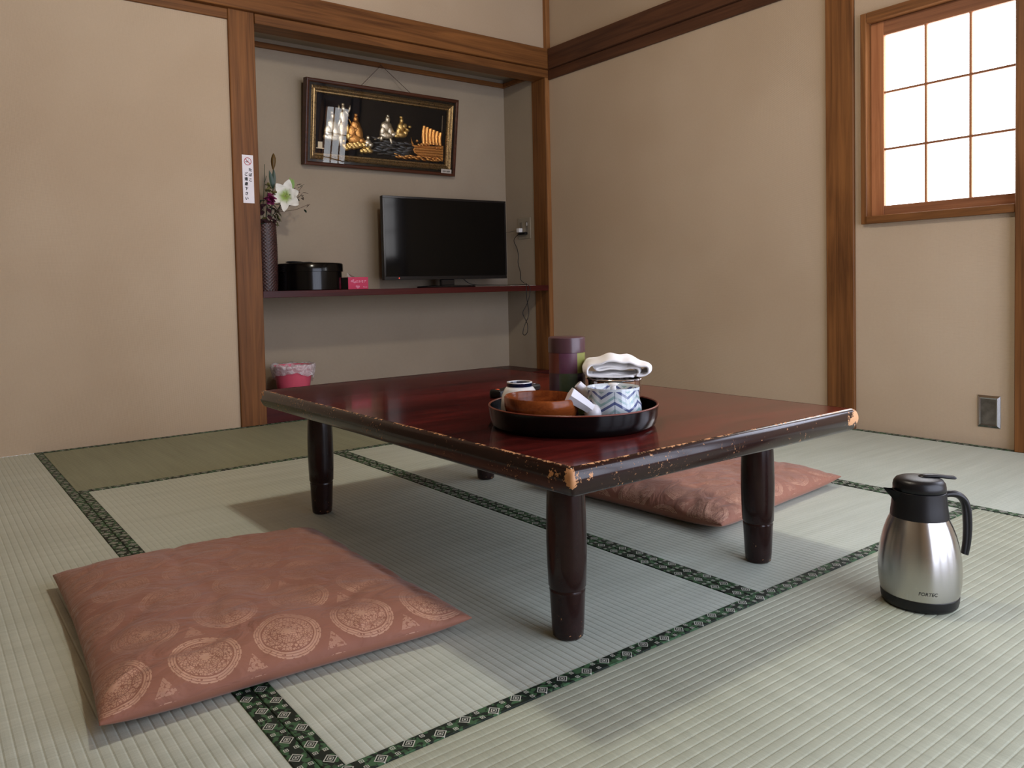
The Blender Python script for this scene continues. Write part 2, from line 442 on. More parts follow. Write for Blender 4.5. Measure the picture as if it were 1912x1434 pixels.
# posts, rails and strips
struct('trim_1', B((-1.959, -1.835, -.014, .10, 0, HM + .05), bev=.003), M_wz)                 # post left of the alcove
struct('trim_2', B((XA1, 0, -.010, .112, 0, HM), bev=.001), M_wz)                            # post at the corner
struct('trim_3', B((XA1 + .001, -.001, -.016, -.0105, 0, HM), bev=.001), M_wstrip)                           # pale strip in the corner
struct('trim_4', B((XL, -1.960, -.012, .0, HM, HM + .046), (-1.834, -.001, -.018, .10, HM, HM + .046), bev=.002), M_wx)       # head rail
struct('trim_5', B((XL, -.001, -.040, .10, HM + .047, HM + .166), bev=.003), M_wx)              # nageshi rail over the alcove
struct('trim_6', B((-.014, 0, -1.783, -.019, HM - .012, HM + .046), bev=.002), M_wdark)
struct('trim_7', B((-.034, 0, YF, -.041, HM + .047, HM + .166), bev=.003), M_wdark)
struct('trim_8', B((-.030, 0, -.030, 0, HM + .167, ZC), bev=.002), M_wstrip)
struct('trim_9', B((-.016, 0, -1.904, -1.783, 0, HM + .046), bev=.003), M_wz)                    # post left of the window
struct('trim_10', B((-.034, 0, -2.61, -2.492, 0, HM + .046), bev=.003), M_wz)                    # post right of the window
struct('trim_11', B((XA0 - .01, XA1 + .003, AD - .022, AD - .001, 1.912, 1.938), (XA1 - .018, XA1 + .003, .113, AD - .022, 1.912, 1.938), bev=.0015), M_wx)   # cornice strip in the alcove
struct('trim_12', B((XA0, XA1, -.004, .012, 0, AZ - .031), bev=.002), M_redlac)                 # red riser below the alcove floor
plinth = struct('floor_alcove', B((XA0, XA1, -.006, AD - .001, AZ - .03, AZ), bev=.002), M_redlac)

# window in the right wall: casing, sliding paper sash with nine panes
w1 = root('window_1', (0, 0, 0), kind='structure')
obj('casing', B((-.022, .10, -1.961, -1.937, .853, 1.703), bev=.002), M_wz, w1)
obj('casing', B((-.022, .10, WY0, -1.961, 1.664, 1.703), bev=.002), M_wy, w1)
obj('casing', B((-.028, .10, WY0, -1.961, .853, .884), bev=.002), M_wy, w1)
sx0, sx1 = .016, .042
obj('sash_stile', B((sx0, sx1, -2.013, -1.9612, .8842, 1.6638), bev=.0015), M_sash, w1)
obj('sash_stile', B((sx0, sx1, -2.538, -2.487, .885, 1.662), bev=.0015), M_sash, w1)
obj('sash_rail', B((sx0, sx1, -2.487, -2.013, .8842, .924), bev=.0015), M_sashh, w1)
obj('sash_rail', B((sx0, sx1, -2.487, -2.013, 1.606, 1.6638), bev=.0015), M_sashh, w1)
py = [-2.487, -2.329, -2.171, -2.013]; pz = [.924, 1.151, 1.379, 1.606]
for yy in py[1:3]: obj('muntin', B((.020, .031, yy - .0042, yy + .0042, .924, 1.606)), M_sash, w1)
for zz in pz[1:3]: obj('muntin', B((.0195, .0305, -2.487, -2.013, zz - .0042, zz + .0042)), M_sashh, w1)
t = NT('daylit_paper'); t.coords()
em = t.n('ShaderNodeEmission'); fib = t.noise(scale=120, detail=3)
t.link(t.mix(fib, (.93, .94, 1.0), (1, 1, 1)), em.inputs[0]); em.inputs[1].default_value = PAPER_STRENGTH
t.link(em.outputs[0], t.out.inputs[0]); M_litpaper = t.m
for i in range(3):
    for j in range(3):
        obj('pane', B((.032, .0335, py[i], py[i + 1], pz[j], pz[j + 1])), M_litpaper, w1)

# ------------------------------------------------------------------ tatami mats
HW = .028
XLm, XM, XR, YT, YS, YFm = -2.781, -1.858, -.883, -.840, -1.724, -2.670
YB = -3.542
def ribs(x0, x1, y0, y1, axis):
    """woven surface with real ridges along the mat's long axis"""
    bm = bmesh.new(); g = .0008; per = .0152; z = 0.0
    a0, a1 = (y0, y1) if axis == 'x' else (x0, x1)
    n = max(1, round((a1 - a0) / per)); w = (a1 - a0) / n
    prev = None
    for i in range(n + 1):
        for k, (f, dz) in enumerate(((0, -.0010), (.16, -.0002), (.5, .0), (.84, -.0002))):
            if i == n and k: break
            c = a0 + (i + f) * w
            p = ((x0, c, z + dz), (x1, c, z + dz)) if axis == 'x' else ((c, y0, z + dz), (c, y1, z + dz))
            v = [bm.verts.new(q) for q in p]
            if prev: bm.faces.new((prev[0], prev[1], v[1], v[0]))
            prev = v
    return bm
def hem_strip(x0, x1, y0, y1, axis):
    bm = bmesh.new(); uv = bm.loops.layers.uv.new('UVMap')
    zt, zb = .0012, -.03
    across = ((0, zb), (0, zt - .0008), (.0012, zt), (HW - .0012, zt), (HW, zt - .0008), (HW, zb))
    prev = None; s = 0
    n = max(2, int((x1 - x0 if axis == 'x' else y1 - y0) / .12))
    grid = []
    for i in range(n + 1):
        row = []
        for (a, z) in across:
            if axis == 'x': row.append((bm.verts.new((x0 + (x1 - x0) * i / n, y0 + a * (y1 - y0) / HW, z)), i / n * (x1 - x0), a))
            else: row.append((bm.verts.new((x0 + a * (x1 - x0) / HW, y0 + (y1 - y0) * i / n, z)), i / n * (y1 - y0), a))
        grid.append(row)
    for i in range(n):
        for j in range(5):
            q = (grid[i][j], grid[i + 1][j], grid[i + 1][j + 1], grid[i][j + 1])
            f = bm.faces.new([k[0] for k in q])
            for lp, k in zip(f.loops, q): lp[uv].uv = (k[1] , k[2] - HW / 2)
    bm.faces.new([r[0] for r in grid[0]]); bm.faces.new([r[0] for r in grid[-1]][::-1])
    return bm
def mat_piece(x0, x1, y0, y1, axis, m_=None):
    e = .0006
    x0 += e; x1 -= e; y0 += e; y1 -= e
    m_ = m_ or (M_tat_x if axis == 'x' else M_tat_y)
    bm = ribs(x0, x1, y0 + HW, y1 - HW, 'x') if axis == 'x' else ribs(x0 + HW, x1 - HW, y0, y1, 'y')
    merge(bm, B((x0, x1, y0 + HW, y1 - HW, -.029, -.0014)) if axis == 'x' else B((x0 + HW, x1 - HW, y0, y1, -.029, -.0014)))
    o = obj('tatami_mat', bm, m_, floor)
    if axis == 'x':
        obj('cloth_edging', hem_strip(x0, x1, y0, y0 + HW, 'x'), M_hem, o); obj('cloth_edging', hem_strip(x0, x1, y1 - HW, y1, 'x'), M_hem, o)
    else:
        obj('cloth_edging', hem_strip(x0, x0 + HW, y0, y1, 'y'), M_hem, o); obj('cloth_edging', hem_strip(x1 - HW, x1, y0, y1, 'y'), M_hem, o)
mat_piece(XLm, XR, YT, 0, 'x', M_tat_sheen_tone)
mat_piece(XLm, XM, YFm, YT, 'y'); mat_piece(XM, XR, YFm, YT, 'y')
mat_piece(XL, XLm, YS, 0, 'y'); mat_piece(XL, XLm, YB, YS, 'y')
mat_piece(XR, 0, YS, 0, 'y'); mat_piece(XR, 0, YB, YS, 'y')
mat_piece(XLm, XR, YB, YFm, 'x')

# ------------------------------------------------------------------ ceiling lamp (above the table, out of the picture)
GR = .075
lamp = root('ceiling_lamp', (-2.05, -2.11, ZC), label='round ceiling lamp over the low table, above the picture', cat='lamp')
t = NT('lamp_glass'); em = t.n('ShaderNodeEmission'); em.inputs[0].default_value = (*LAMP_COLOR, 1); em.inputs[1].default_value = LAMP_STRENGTH * .38 * (.11 / GR) ** 2
t.link(em.outputs[0], t.out.inputs[0])
obj('canopy', lathe([(0, 0), (.06, 0), (.06, -.02), (.05, -.03), (0, -.03)], 32), M_black, lamp, smooth=True, auto=40)
obj('stem', lathe([(0, -.03), (.008, -.03), (.008, -.34), (0, -.34)], 12), M_black, lamp, smooth=True, auto=40)
obj('globe', lathe([(0, -.42 - GR)] + [(GR * math.sin(a * PI / 16), -.42 - GR * math.cos(a * PI / 16)) for a in range(1, 16)] + [(0, -.42 + GR)], 32), t.m, lamp, smooth=True)

# ------------------------------------------------------------------ low table
TX0, TX1, TY0, TY1 = -2.395, -1.552, -2.732, -1.432
TCX, TCY = (TX0 + TX1) / 2, (TY0 + TY1) / 2; HX, HY = (TX1 - TX0) / 2, (TY1 - TY0) / 2
M_ttop = table_mat('red_table_lacquer', 'top'); M_trim = table_mat('worn_dark_lacquer', 'rim'); M_tleg = table_mat('dark_leg_lacquer', 'leg')
tab = root('low_table', (TCX, TCY, 0), label='low square-cornered table with a red lacquered top, chipped dark edges and four short legs', cat='table')
def rim_ring(prof, close=True):
    """sweep an edge profile of (inset, z) round the rectangle"""
    bm = bmesh.new(); rows = []
    for ins, z in prof:
        hx, hy = HX - ins, HY - ins; ring = []
        NX, NY, NC = 12, 18, 4; cr = .006
        for cx, cy, a0 in ((1, 1, 0), (-1, 1, 90), (-1, -1, 180), (1, -1, 270)):
            for k in range(NC + 1):
                a = math.radians(a0 + 90 * k / NC)
                ring.append(bm.verts.new((cx * (hx - cr) + cr * math.cos(a), cy * (hy - cr) + cr * math.sin(a), z)))
        rows.append(ring)
    for a, b in zip(rows, rows[1:]):
        for i in range(len(a)): bm.faces.new((a[i], a[(i + 1) % len(a)], b[(i + 1) % len(a)], b[i]))
    if close: bm.faces.new(rows[0]); bm.faces.new(rows[-1][::-1])
    return bm
obj('tabletop', rim_ring([(.018, .347), (.0145, .3495), (.0124, .350)][::-1] + [], True), M_ttop, tab, smooth=True, auto=30)
rp = [(.0125, .3503), (.0090, .3497), (.0062, .3480), (.0040, .3455), (.0022, .3420), (.0009, .3375), (.0002, .333), (.0, .329), (.0010, .322), (.0035, .314), (.0075, .3065), (.0120, .3030), (.020, .302)]
obj('edge_moulding', rim_ring(rp, False), M_trim, tab, smooth=True, auto=60)
obj('underside', rim_ring([(.021, .345), (.021, .3025)]), M_tleg, tab)
lp = [(0, 0), (.0235, 0), (.0275, .004), (.0290, .02), (.0320, .084), (.0325, .0865), (.0312, .0885), (.0315, .091), (.0338, .094), (.0352, .13), (.0362, .17), (.0358, .21), (.0345, .25), (.0325, .285), (.0315, .3020), (0, .3020)]
for lx, ly in ((-2.262, -2.572), (-1.672, -2.562), (-2.268, -1.556), (-1.680, -1.548)):
    obj('leg', lathe(lp, 40), M_tleg, tab, loc=(lx - TCX, ly - TCY, 0), smooth=True, auto=50)

# ------------------------------------------------------------------ floor cushions
def cushion(w, d, h, seed):
    """pad with drooping pointed corners, puckered edges and soft wrinkles"""
    N = 72; bm = bmesh.new(); top = []; bot = []
    for j in range(N + 1):
        rt = []; rb = []
        for i in range(N + 1):
            u = -1 + 2 * i / N; v = -1 + 2 * j / N
            u = math.copysign(1 - (1 - abs(u)) ** 1.35, u) if abs(u) > 0 else 0; v = math.copysign(1 - (1 - abs(v)) ** 1.35, v)
            # sides bow inwards a little so the corners stand out
            px = u * w / 2 * (1 - .035 * (1 - v * v) * abs(u) ** 3); py_ = v * d / 2 * (1 - .035 * (1 - u * u) * abs(v) ** 3)
            eu = max(0, 1 - abs(u) ** 5.0); ev = max(0, 1 - abs(v) ** 5.0)
            e_ = (eu * ev) ** .55
            puck = .0060 * noise.noise(Vector((2 * u, 11 * v, seed))) * (abs(u) ** 6) * ev + .0050 * noise.noise(Vector((10 * u, 2 * v, seed + 9))) * (abs(v) ** 6) * eu
            nz = noise.noise(Vector((px * 7 + seed, py_ * 7, 0))) * .006 + noise.noise(Vector((px * 19 + seed, py_ * 15, 3))) * .0028
            ridge = abs(noise.noise(Vector((px * 6 + 5 * seed, py_ * 9, 7))))
            nz += -.004 * max(0, 1 - ridge * 9)
            mid = .025 + .003 * (abs(u * v) ** 3)
            zt = mid + .0015 + (h - mid) * e_ + (nz + puck) * min(1, e_ * 1.6)
            zb = mid - .0015 - (mid - .0035) * min(1, e_ * 1.8)
            rt.append(bm.verts.new((px, py_, zt))); rb.append(bm.verts.new((px, py_, zb)))
        top.append(rt); bot.append(rb)
    uvl = bm.loops.layers.uv.new('UVMap'); m_ = N // 2
    ax_ = [0.0]; ay_ = [0.0]                       # lengths measured over the pad, so that the weave is not stretched at the sides
    for i in range(N): ax_.append(ax_[-1] + (top[m_][i + 1].co - top[m_][i].co).length); ay_.append(ay_[-1] + (top[i + 1][m_].co - top[i][m_].co).length)
    ax_ = [q - ax_[m_] for q in ax_]; ay_ = [q - ay_[0] for q in ay_]
    for j in range(N):
        for i in range(N):
            f_ = bm.faces.new((top[j][i], top[j][i + 1], top[j + 1][i + 1], top[j + 1][i]))
            for lp_, (a_, b_) in zip(f_.loops, ((i, j), (i + 1, j), (i + 1, j + 1), (i, j + 1))): lp_[uvl].uv = (ax_[a_], ay_[b_])
            bm.faces.new((bot[j][i], bot[j + 1][i], bot[j + 1][i + 1], bot[j][i + 1]))
    for i in range(N):
        for A in ((top[0], bot[0]), (top[N], bot[N])): bm.faces.new((A[0][i], A[0][i + 1], A[1][i + 1], A[1][i]))
        bm.faces.new((top[i][0], top[i + 1][0], bot[i + 1][0], bot[i][0])); bm.faces.new((top[i][N], top[i + 1][N], bot[i + 1][N], bot[i][N]))
    return bm
def corner_fit(o_bm, w, d, cs):
    """bilinear warp of the rectangle to four measured corners (front-left, front-right, back-right, back-left)"""
    for v in o_bm.verts:
        a = (v.co.x / w + .5); b = (v.co.y / d + .5)
        p = (1 - a) * (1 - b) * Vector(cs[0]) + a * (1 - b) * Vector(cs[1]) + a * b * Vector(cs[2]) + (1 - a) * b * Vector(cs[3])
        v.co.x, v.co.y = p.x, p.y
    return o_bm
def put_cushion(cs, seed, h, label):
    c = sum((Vector(p) for p in cs), Vector((0, 0))) / 4
    rel = [(p[0] - c.x, p[1] - c.y) for p in cs]
    return obj('floor_cushion', corner_fit(cushion(.6, .68, h, seed), .6, .68, rel), M_brocade, loc=(c.x, c.y, .0012), smooth=True, label=label, cat='cushion', group='rose brocade floor cushions')
put_cushion([(-3.004, -2.415), (-2.392, -2.457), (-2.395, -1.770), (-2.968, -1.710)], 1.3, .072, 'rose brocade floor cushion lying nearest the camera, left of the low table')
put_cushion([(-1.600, -2.412), (-.925, -2.345), (-.985, -1.70), (-1.640, -1.74)], 4.1, .068, 'rose brocade floor cushion half hidden behind the right legs of the low table')

# ------------------------------------------------------------------ thermos jug
t = NT('brushed_steel'); t.coords()
br = t.noise(t.scaled(2, 2, 700), 1.0, 3, .6)
tgn = t.n('ShaderNodeTangent', direction_type='RADIAL', axis='Z')
M_steel = t.bsdf(srgb(196, 194, 190), t.e('.26+(a-.5)*.03', a=br), None, Metallic=1.0, Anisotropic=.8, Anisotropic_Rotation=.25, Tangent=tgn.outputs[0])
JX, JY = -1.636, -2.892
jug = root('thermos_jug', (JX, JY, .0012), math.atan2(-.589, .808), label='brushed steel thermos jug with black collar, lid and handle standing on the mat', cat='jug')
jug.scale = (.90, .90, .925)
obj('body', lathe([(0, .022), (.0735, .022), (.0762, .03), (.0790, .05), (.0800, .075), (.0785, .10), (.0745, .125), (.0690, .148), (.0628, .166), (.0575, .178), (.0545, .186), (0, .186)], 96), M_steel, jug, smooth=True, auto=60)
M_jug = simple('jug_black', srgb(14, 14, 17), .36, .0001, 900, Specular_IOR_Level=.4)
obj('base_ring', lathe([(0, 0), (.069, 0), (.0725, .004), (.0745, .012), (.0752, .0225), (0, .0225)], 96), M_jug, jug, smooth=True, auto=50)
bm = lathe([(0, .182), (.0562, .181), (.0556, .19), (.0535, .205), (.0520, .225), (.0515, .2355), (.0500, .2365), (0, .2365)], 72)
obj('collar', bm, M_jug, jug, smooth=True, auto=50)
obj('lid', lathe([(0, .237), (.0500, .2372), (.0508, .2385), (.0508, .246), (.0490, .2535), (.0450, .2590), (.038, .2620), (.020, .2635), (0, .2640)], 72), M_jug, jug, smooth=True, auto=50)
bm = bmesh.new()           # pouring lip: open trough that widens to a point
rows = [[(-.047, -.018, .2365), (-.047, -.014, .224), (-.048, 0, .205), (-.047, .014, .224), (-.047, .018, .2365)],
        [(-.060, -.013, .2385), (-.060, -.009, .231), (-.060, 0, .2225), (-.060, .009, .231), (-.060, .013, .2385)],
        [(-.072, -.006, .2415), (-.072, -.004, .2385), (-.073, 0, .2365), (-.072, .004, .2385), (-.072, .006, .2415)],
        [(-.0765, -.001, .2425), (-.0765, -.0007, .2420), (-.0765, 0, .2418), (-.0765, .0007, .2420), (-.0765, .001, .2425)]]
vs = [[bm.verts.new(p) for p in r_] for r_ in rows]
for a, b in zip(vs, vs[1:]):
    for i in range(4): bm.faces.new((a[i], a[i + 1], b[i + 1], b[i]))
bmesh.ops.solidify(bm, geom=bm.faces[:], thickness=.0018)
obj('spout', bm, M_jug, jug, smooth=True, auto=50)
hp = smoothpts([(.046, 0, .2230), (.062, 0, .2265), (.080, 0, .2245), (.094, 0, .2140), (.101, 0, .1960), (.1035, 0, .170), (.1035, 0, .145), (.1015, 0, .120), (.0975, 0, .0985)], 6)
nh = len(hp)
obj('handle', tube(hp, [.0062 + .0016 * math.sin(PI * i / nh) for i in range(nh)], 14, sx=1.55), M_jug, jug, smooth=True, auto=60)
obj('lever', tube(smoothpts([(.000, 0, .2630), (.012, 0, .2652), (.035, 0, .2648), (.060, 0, .2615), (.0755, 0, .2600)], 5), [.0022, .0024, .003, .0034, .0036] + [.0038] * 15 + [.0030], 12, sx=2.7), M_jug, jug, smooth=True, auto=60)
bm = text_bm('FORTEC', .0098, 0, .00012, shear=.15)
for v in bm.verts:
    a = v.co.x / .0795; rr = .0797
    ang = -1.885 + a
    v.co = Vector((rr * math.cos(ang), rr * math.sin(ang), .0425 + v.co.y))
for v in bm.verts:                      # follow the swelling of the body
    d_ = Vector((v.co.x, v.co.y, 0)).normalized(); rb_ = .0762 + (.0790 - .0762) * min(1, max(0, (v.co.z - .03) / .02))
    v.co.x, v.co.y = d_.x * (rb_ + .0004), d_.y * (rb_ + .0004)
obj('lettering', bm, simple('print_black', srgb(30, 30, 30), .6), jug)

# ------------------------------------------------------------------ tray and what stands on it
TZ = .3505
trx, try_ = -2.124, -2.446
DV = Vector((.682, .731)); RV = Vector((.731, -.682))         # away from the door side / to the right along the tray
def at(side, away, z=0): p = Vector((trx, try_)) + RV * side + DV * away; return (p.x, p.y, z)
M_rimred = simple('red_brown_rim', srgb(110, 50, 34), .3)
tray = root('serving_tray', (trx, try_, TZ), label='round black lacquer tray with a brown rim on the low table', cat='tray')
obj('dish', lathe([(0, 0), (.154, 0), (.1605, .002), (.1640, .007), (.1675, .022), (.1695, .0405), (.1660, .0405), (.1640, .024), (.1615, .0095), (.1590, .0055), (0, .0052)], 96), M_blackgloss, tray, smooth=True, auto=45)
obj('rim', lathe([(.1657, .0406), (.1693, .0406), (.1700, .0415), (.1688, .0432), (.1668, .0432), (.1654, .0415), (.1657, .0406)], 96), M_rimred, tray, smooth=True)
IZ = TZ + .0054
# tea canister: paper patchwork of muted squares
t = NT('patchwork_paper'); t.coords()
th = t.e('atan2(y,x)'); t.v['th'] = th
cell = t.e('mod(floor(th*%g+CANOFF)+3*floor(z/.0440),6)/6+.05'.replace('CANOFF', '0-1.5') % (6 / (2 * PI)))
c = t.ramp(cell, [(0, srgb(118, 56, 42)), (1/6, srgb(96, 54, 74)), (2/6, srgb(142, 146, 74)), (3/6, srgb(78, 46, 60)), (4/6, srgb(66, 76, 50)), (5/6, srgb(60, 40, 50))])
for nd in t.t.nodes:
    if nd.bl_idname == 'ShaderNodeValToRGB': nd.color_ramp.interpolation = 'CONSTANT'
M_patch = t.bsdf(c, .42)
t.b.inputs['Base Color'].default_value = (1, 1, 1, 1)
t.link(t.mix(t.e('(n-.4)*.35', n=t.noise(scale=60, detail=3)), c, srgb(120, 110, 90)), t.b.inputs['Base Color'])
cx_, cy_, _ = at(-.010, .102)
can = root('tea_canister', (cx_, cy_, IZ), .9, label='tall cylindrical tea canister in plum, rust and olive patchwork with plum lid', cat='canister')
obj('body', lathe([(0, 0), (.038, 0), (.0385, .001), (.0385, .1305), (0, .1305)], 64), M_patch, can, smooth=True, auto=50)
obj('lid', lathe([(.0386, .1308), (.0392, .1313), (.0393, .160), (.0386, .1625), (.037, .1635), (0, .1637)], 64), simple('plum_lid', srgb(82, 54, 60), .28), can, smooth=True, auto=40)
# steel waste-water bowl
t = NT('polished_steel'); t.coords(); M_chrome = t.bsdf(srgb(205, 200, 195), .10, Metallic=1.0)
kx, ky, _ = at(.088, .061)
kb = root('waste_water_bowl', (kx, ky, IZ), label='polished steel waste-water bowl with a rolled rim behind the teapot', cat='bowl')
kb.scale = (.95, .95, 1)
obj('bowl', lathe([(0, 0), (.050, 0), (.0535, .004), (.0555, .012), (.0565, .06), (.058, .076), (.0555, .076), (.0550, .06), (.054, .014), (.050, .006), (0, .004)], 64), M_chrome, kb, smooth=True, auto=50)
obj('rolled_rim', lathe([(.0565 + .0035 * math.cos(a), .0785 + .0025 * math.sin(a)) for a in [2 * PI * k / 10 for k in range(11)]], 64), M_chrome, kb, smooth=True)
# towel folded on the steel bowl

bm = bmesh.new()
def cloth(path, d0, d1, amp, ph, th):
    b2 = bmesh.new(); sec = smoothpts([(p[0], p[1], 0) for p in path], 6); rows = []; ND = 30
    for k in range(ND + 1):
        f = k / ND; d_ = d0 + (d1 - d0) * f; e_ = abs(2 * f - 1); rw = []
        for i, p in enumerate(sec):
            nz = noise.noise(Vector((p.x * 34 + ph, d_ * 30, p.y * 40))) * amp * min(1, max(0, p.y) / .012) + noise.noise(Vector((i * .25, d_ * 120, 4 + ph))) * .0010
            zz = max(.0030, p.y * (1 - .22 * e_ ** 3) + nz)
            q = RV * (p.x * (1 - .12 * e_ ** 3)) + DV * (d_ + .006 * noise.noise(Vector((p.x * 26, 2 + ph, p.y * 30))))
            rw.append(b2.verts.new((q.x, q.y, zz)))
        rows.append(rw)
    for a, b in zip(rows, rows[1:]):
        for i in range(len(a) - 1): b2.faces.new((a[i], a[i + 1], b[i + 1], b[i]))
    bmesh.ops.recalc_face_normals(b2, faces=b2.faces)
    bmesh.ops.solidify(b2, geom=b2.faces[:], thickness=th)
    merge(bm, b2)
cloth([(.040, .006), (-.030, .005), (-.060, .010), (-.066, .022), (-.056, .036), (-.034, .044), (-.008, .050), (.022, .046), (.048, .038), (.066, .033), (.075, .026), (.074, .013), (.062, .008), (.046, .012)], -.040, .046, .0050, 0, .0035)
cloth([(-.046, .010), (-.010, .013), (.030, .010), (.050, .014), (.046, .024), (.010, .024), (-.034, .022), (-.046, .029), (-.020, .035), (.020, .031), (.044, .027)], -.028, .042, .0040, 5, .0035)
t = NT('towelling'); t.coords(); M_towel = t.bsdf(srgb(246, 245, 244), .95, t.bump(t.noise(scale=900, detail=2), .0007), Sheen_Weight=.3)
obj('folded_towel', bm, M_towel, loc=(kx, ky, IZ + .0800), smooth=True, label='white towel folded on top of the steel bowl', cat='towel')
# teapot with chevrons
t = NT('chevron_porcelain'); t.coords()
t.v['th'] = t.e('atan2(y,x)')
zig = t.e('abs(mod(th*%g,1)-.5)*2' % (6 / (2 * PI)))
band = t.e('mod(z+zig*.0165+.004,.0245)/.0245', zig=zig)
wob = t.noise(scale=70, detail=3)
t.v.update(band=band, wob=wob, zig=zig)
blue = t.e('(band>.10)*(band<.27+.1*wob)*ss(.25,.55,wob+.1)*(z<.071)')
green = t.e('(band>.55)*(band<.72+.1*wob)*ss(.35,.65,wob+.08)*(z<.071)')
line = t.e('(zig<.025)*(z<.071)')
c = t.mix(blue, t.mix(t.e('green*.75', green=green), srgb(204, 214, 220), srgb(112, 160, 158)), srgb(84, 96, 138))
c = t.mix(t.e('line*.8', line=line), c, srgb(50, 70, 100))
M_chev = t.bsdf(c, .10, Coat_Weight=.3)
px_, py2, _ = at(.079, -.048)
pot = root('teapot', (px_, py2, IZ), math.atan2(-.682, .731), label='white porcelain side-handled teapot with blue and green chevrons on the tray', cat='teapot')
obj('body', lathe([(0, 0), (.036, 0), (.043, .004), (.050, .014), (.0540, .028), (.0535, .042), (.0500, .053), (.0490, .062), (.0505, .074), (.0500, .0755), (.0478, .074), (.0462, .062), (.046, .058), (0, .058)], 72), M_chev, pot, smooth=True, auto=50, loc=(0, 0, 0), rot=(0, 0, 0))
obj('lid', lathe([(.0445, .0585), (.0445, .0625), (.030, .0668), (.006, .0685), (.0055, .076), (.0095, .0790), (.0100, .0805), (.0085, .0822), (0, .0825)], 48), M_white, pot, smooth=True, auto=50)
M_porc = simple('pale_porcelain', srgb(226, 226, 232), .14)
bm = bmesh.new(); ell(bm, (-.040, -.041, .029), (.0175, .0165, .0190))
obj('handle_boss', bm, M_porc, pot, smooth=True)
hd = tube([(-.044, -.044, .038), (-.054, -.046, .046), (-.068, -.049, .056), (-.084, -.052, .067), (-.0845, -.0521, .0673)], [.0115, .0125, .0142, .0166, .0158], 6)
obj('handle', hd, M_porc, pot)
obj('spout', tube([(-.040, .018, .048), (-.052, .016, .060), (-.062, .014, .072), (-.068, .013, .0785)], [.013, .011, .0092, .0085], 24), M_porc, pot, smooth=True, auto=50)
# wooden sweets bowl
M_bowl = wood('amber_wood', srgb(84, 36, 14), srgb(150, 78, 34), 'x', rough=.18)
bx, by, _ = at(-.060, -.067)
obj('wooden_bowl', lathe([(0, .006), (.030, .005), (.034, 0), (.037, 0), (.040, .006), (.058, .012), (.070, .024), (.0745, .040), (.0755, .058), (.0735, .0605), (.0715, .058), (.069, .040), (.062, .022), (.045, .013), (0, .010)], 72), M_bowl, loc=(bx, by, IZ + .0004), rot=(math.radians(1.2), math.radians(.4), 0), smooth=True, auto=70, label='glossy brown wooden bowl at the front left of the tray', cat='bowl').scale = (.965, .965, 1)
# upturned cup
ux, uy, _ = at(-.108, .033)
cup = root('teacup', (ux, uy, IZ), label='white teacup turned upside down with a dark blue foot ring, behind the wooden bowl', cat='cup')
obj('body', lathe([(.0395, .0), (.0410, .001), (.0408, .010), (.0395, .030), (.0370, .048), (.0320, .060), (.0275, .066), (.0250, .067), (0, .0665), (0, .063), (.030, .056), (.036, .040), (.0385, .010), (.0395, 0)], 64), M_white, cup, smooth=True, auto=60)
obj('foot_ring', lathe([(.0250, .0665), (.0262, .068), (.0262, .0745), (.0225, .0745), (.0215, .068), (0, .0675)], 64), simple('navy_glaze', srgb(18, 26, 52), .12), cup, smooth=True, auto=50)
obj('foot_edge', lathe([(.0222, .0743), (.0264, .0743), (.0262, .0762), (.0226, .0762), (.0222, .0743)], 64), M_white, cup, smooth=True, auto=60)
# remote control lying behind the tray
rc = root('remote_control', (-1.930, -2.022, TZ), .34, label='black remote control lying on the table behind the tray', cat='remote control')
bm = B((-.098, .098, -.022, .022, 0, .017), bev=.006, seg=3)
for v in bm.verts:
    if v.co.x < -.06: v.co.z += .004 if v.co.z > .008 else 0; v.co.y *= 1 - ((-.06 - v.co.x) / .038) ** 2 * .25
obj('shell', bm, M_black, rc, smooth=True, auto=40)
M_key = simple('grey_key', srgb(120, 120, 125), .5)
for i in range(9):
    for j in range(3):
        obj('button', B((-.040 + i * .0135, -.0305 + .009 + .0 + i * .0135 * 0, 0, 0, 0, 0)) if False else B((-.046 + i * .015, -.038 + i * .015, -.014 + j * .0105, -.0075 + j * .0105, .0168, .0186), bev=.0006), M_key, rc)
obj('button', B((-.088, -.080, -.004, .004, .0200, .0222), bev=.0006), simple('orange_key', srgb(210, 84, 40), .5), rc, label='orange power button')

# ------------------------------------------------------------------ shelf in the alcove
SZ = .636
obj('wall_shelf', B((XA0 + .0005, XA1 - .0005, -.012, AD - .0012, SZ - .032, SZ), bev=.0012), M_redlac, label='dark red lacquered shelf across the alcove', cat='shelf')
M_screen = simple('dark_screen', srgb(7, 8, 9), .08, Specular_IOR_Level=.22)
M_bezel = simple('gloss_bezel', srgb(20, 21, 24), .18)
TVX, TVY = -.628, .200
tv = root('television', (TVX, TVY, SZ), math.radians(-3.3), label='flat black television standing switched off on the red shelf', cat='television')
hw, z0, z1 = .418, .048, .520
obj('cabinet', B((-hw, hw, .0, .028, z0, z1), (-.28, .28, .028, .052, z0 + .05, z1 - .16), bev=.003), M_black, tv)
obj('bezel', B((-hw, hw, -.006, -.0005, z1 - .012, z1), (-hw, hw, -.006, -.0005, z0, z0 + .020), (-hw, -hw + .012, -.006, -.0005, z0 + .0205, z1 - .0125), (hw - .012, hw, -.006, -.0005, z0 + .0205, z1 - .0125), bev=.0008), M_bezel, tv)
obj('screen', B((-hw + .0122, hw - .0122, -.0035, -.0006, z0 + .0203, z1 - .0123)), M_screen, tv)
obj('neck', B((-.045, .045, .002, .030, .012, z0), bev=.004), M_bezel, tv)
obj('stand', lathe([(0, 0), (.19, 0), (.196, .004), (.190, .010), (.05, .015), (0, .015)], 64, sy=.46), M_bezel, tv, smooth=True, auto=50, loc=(0, .02, 0))
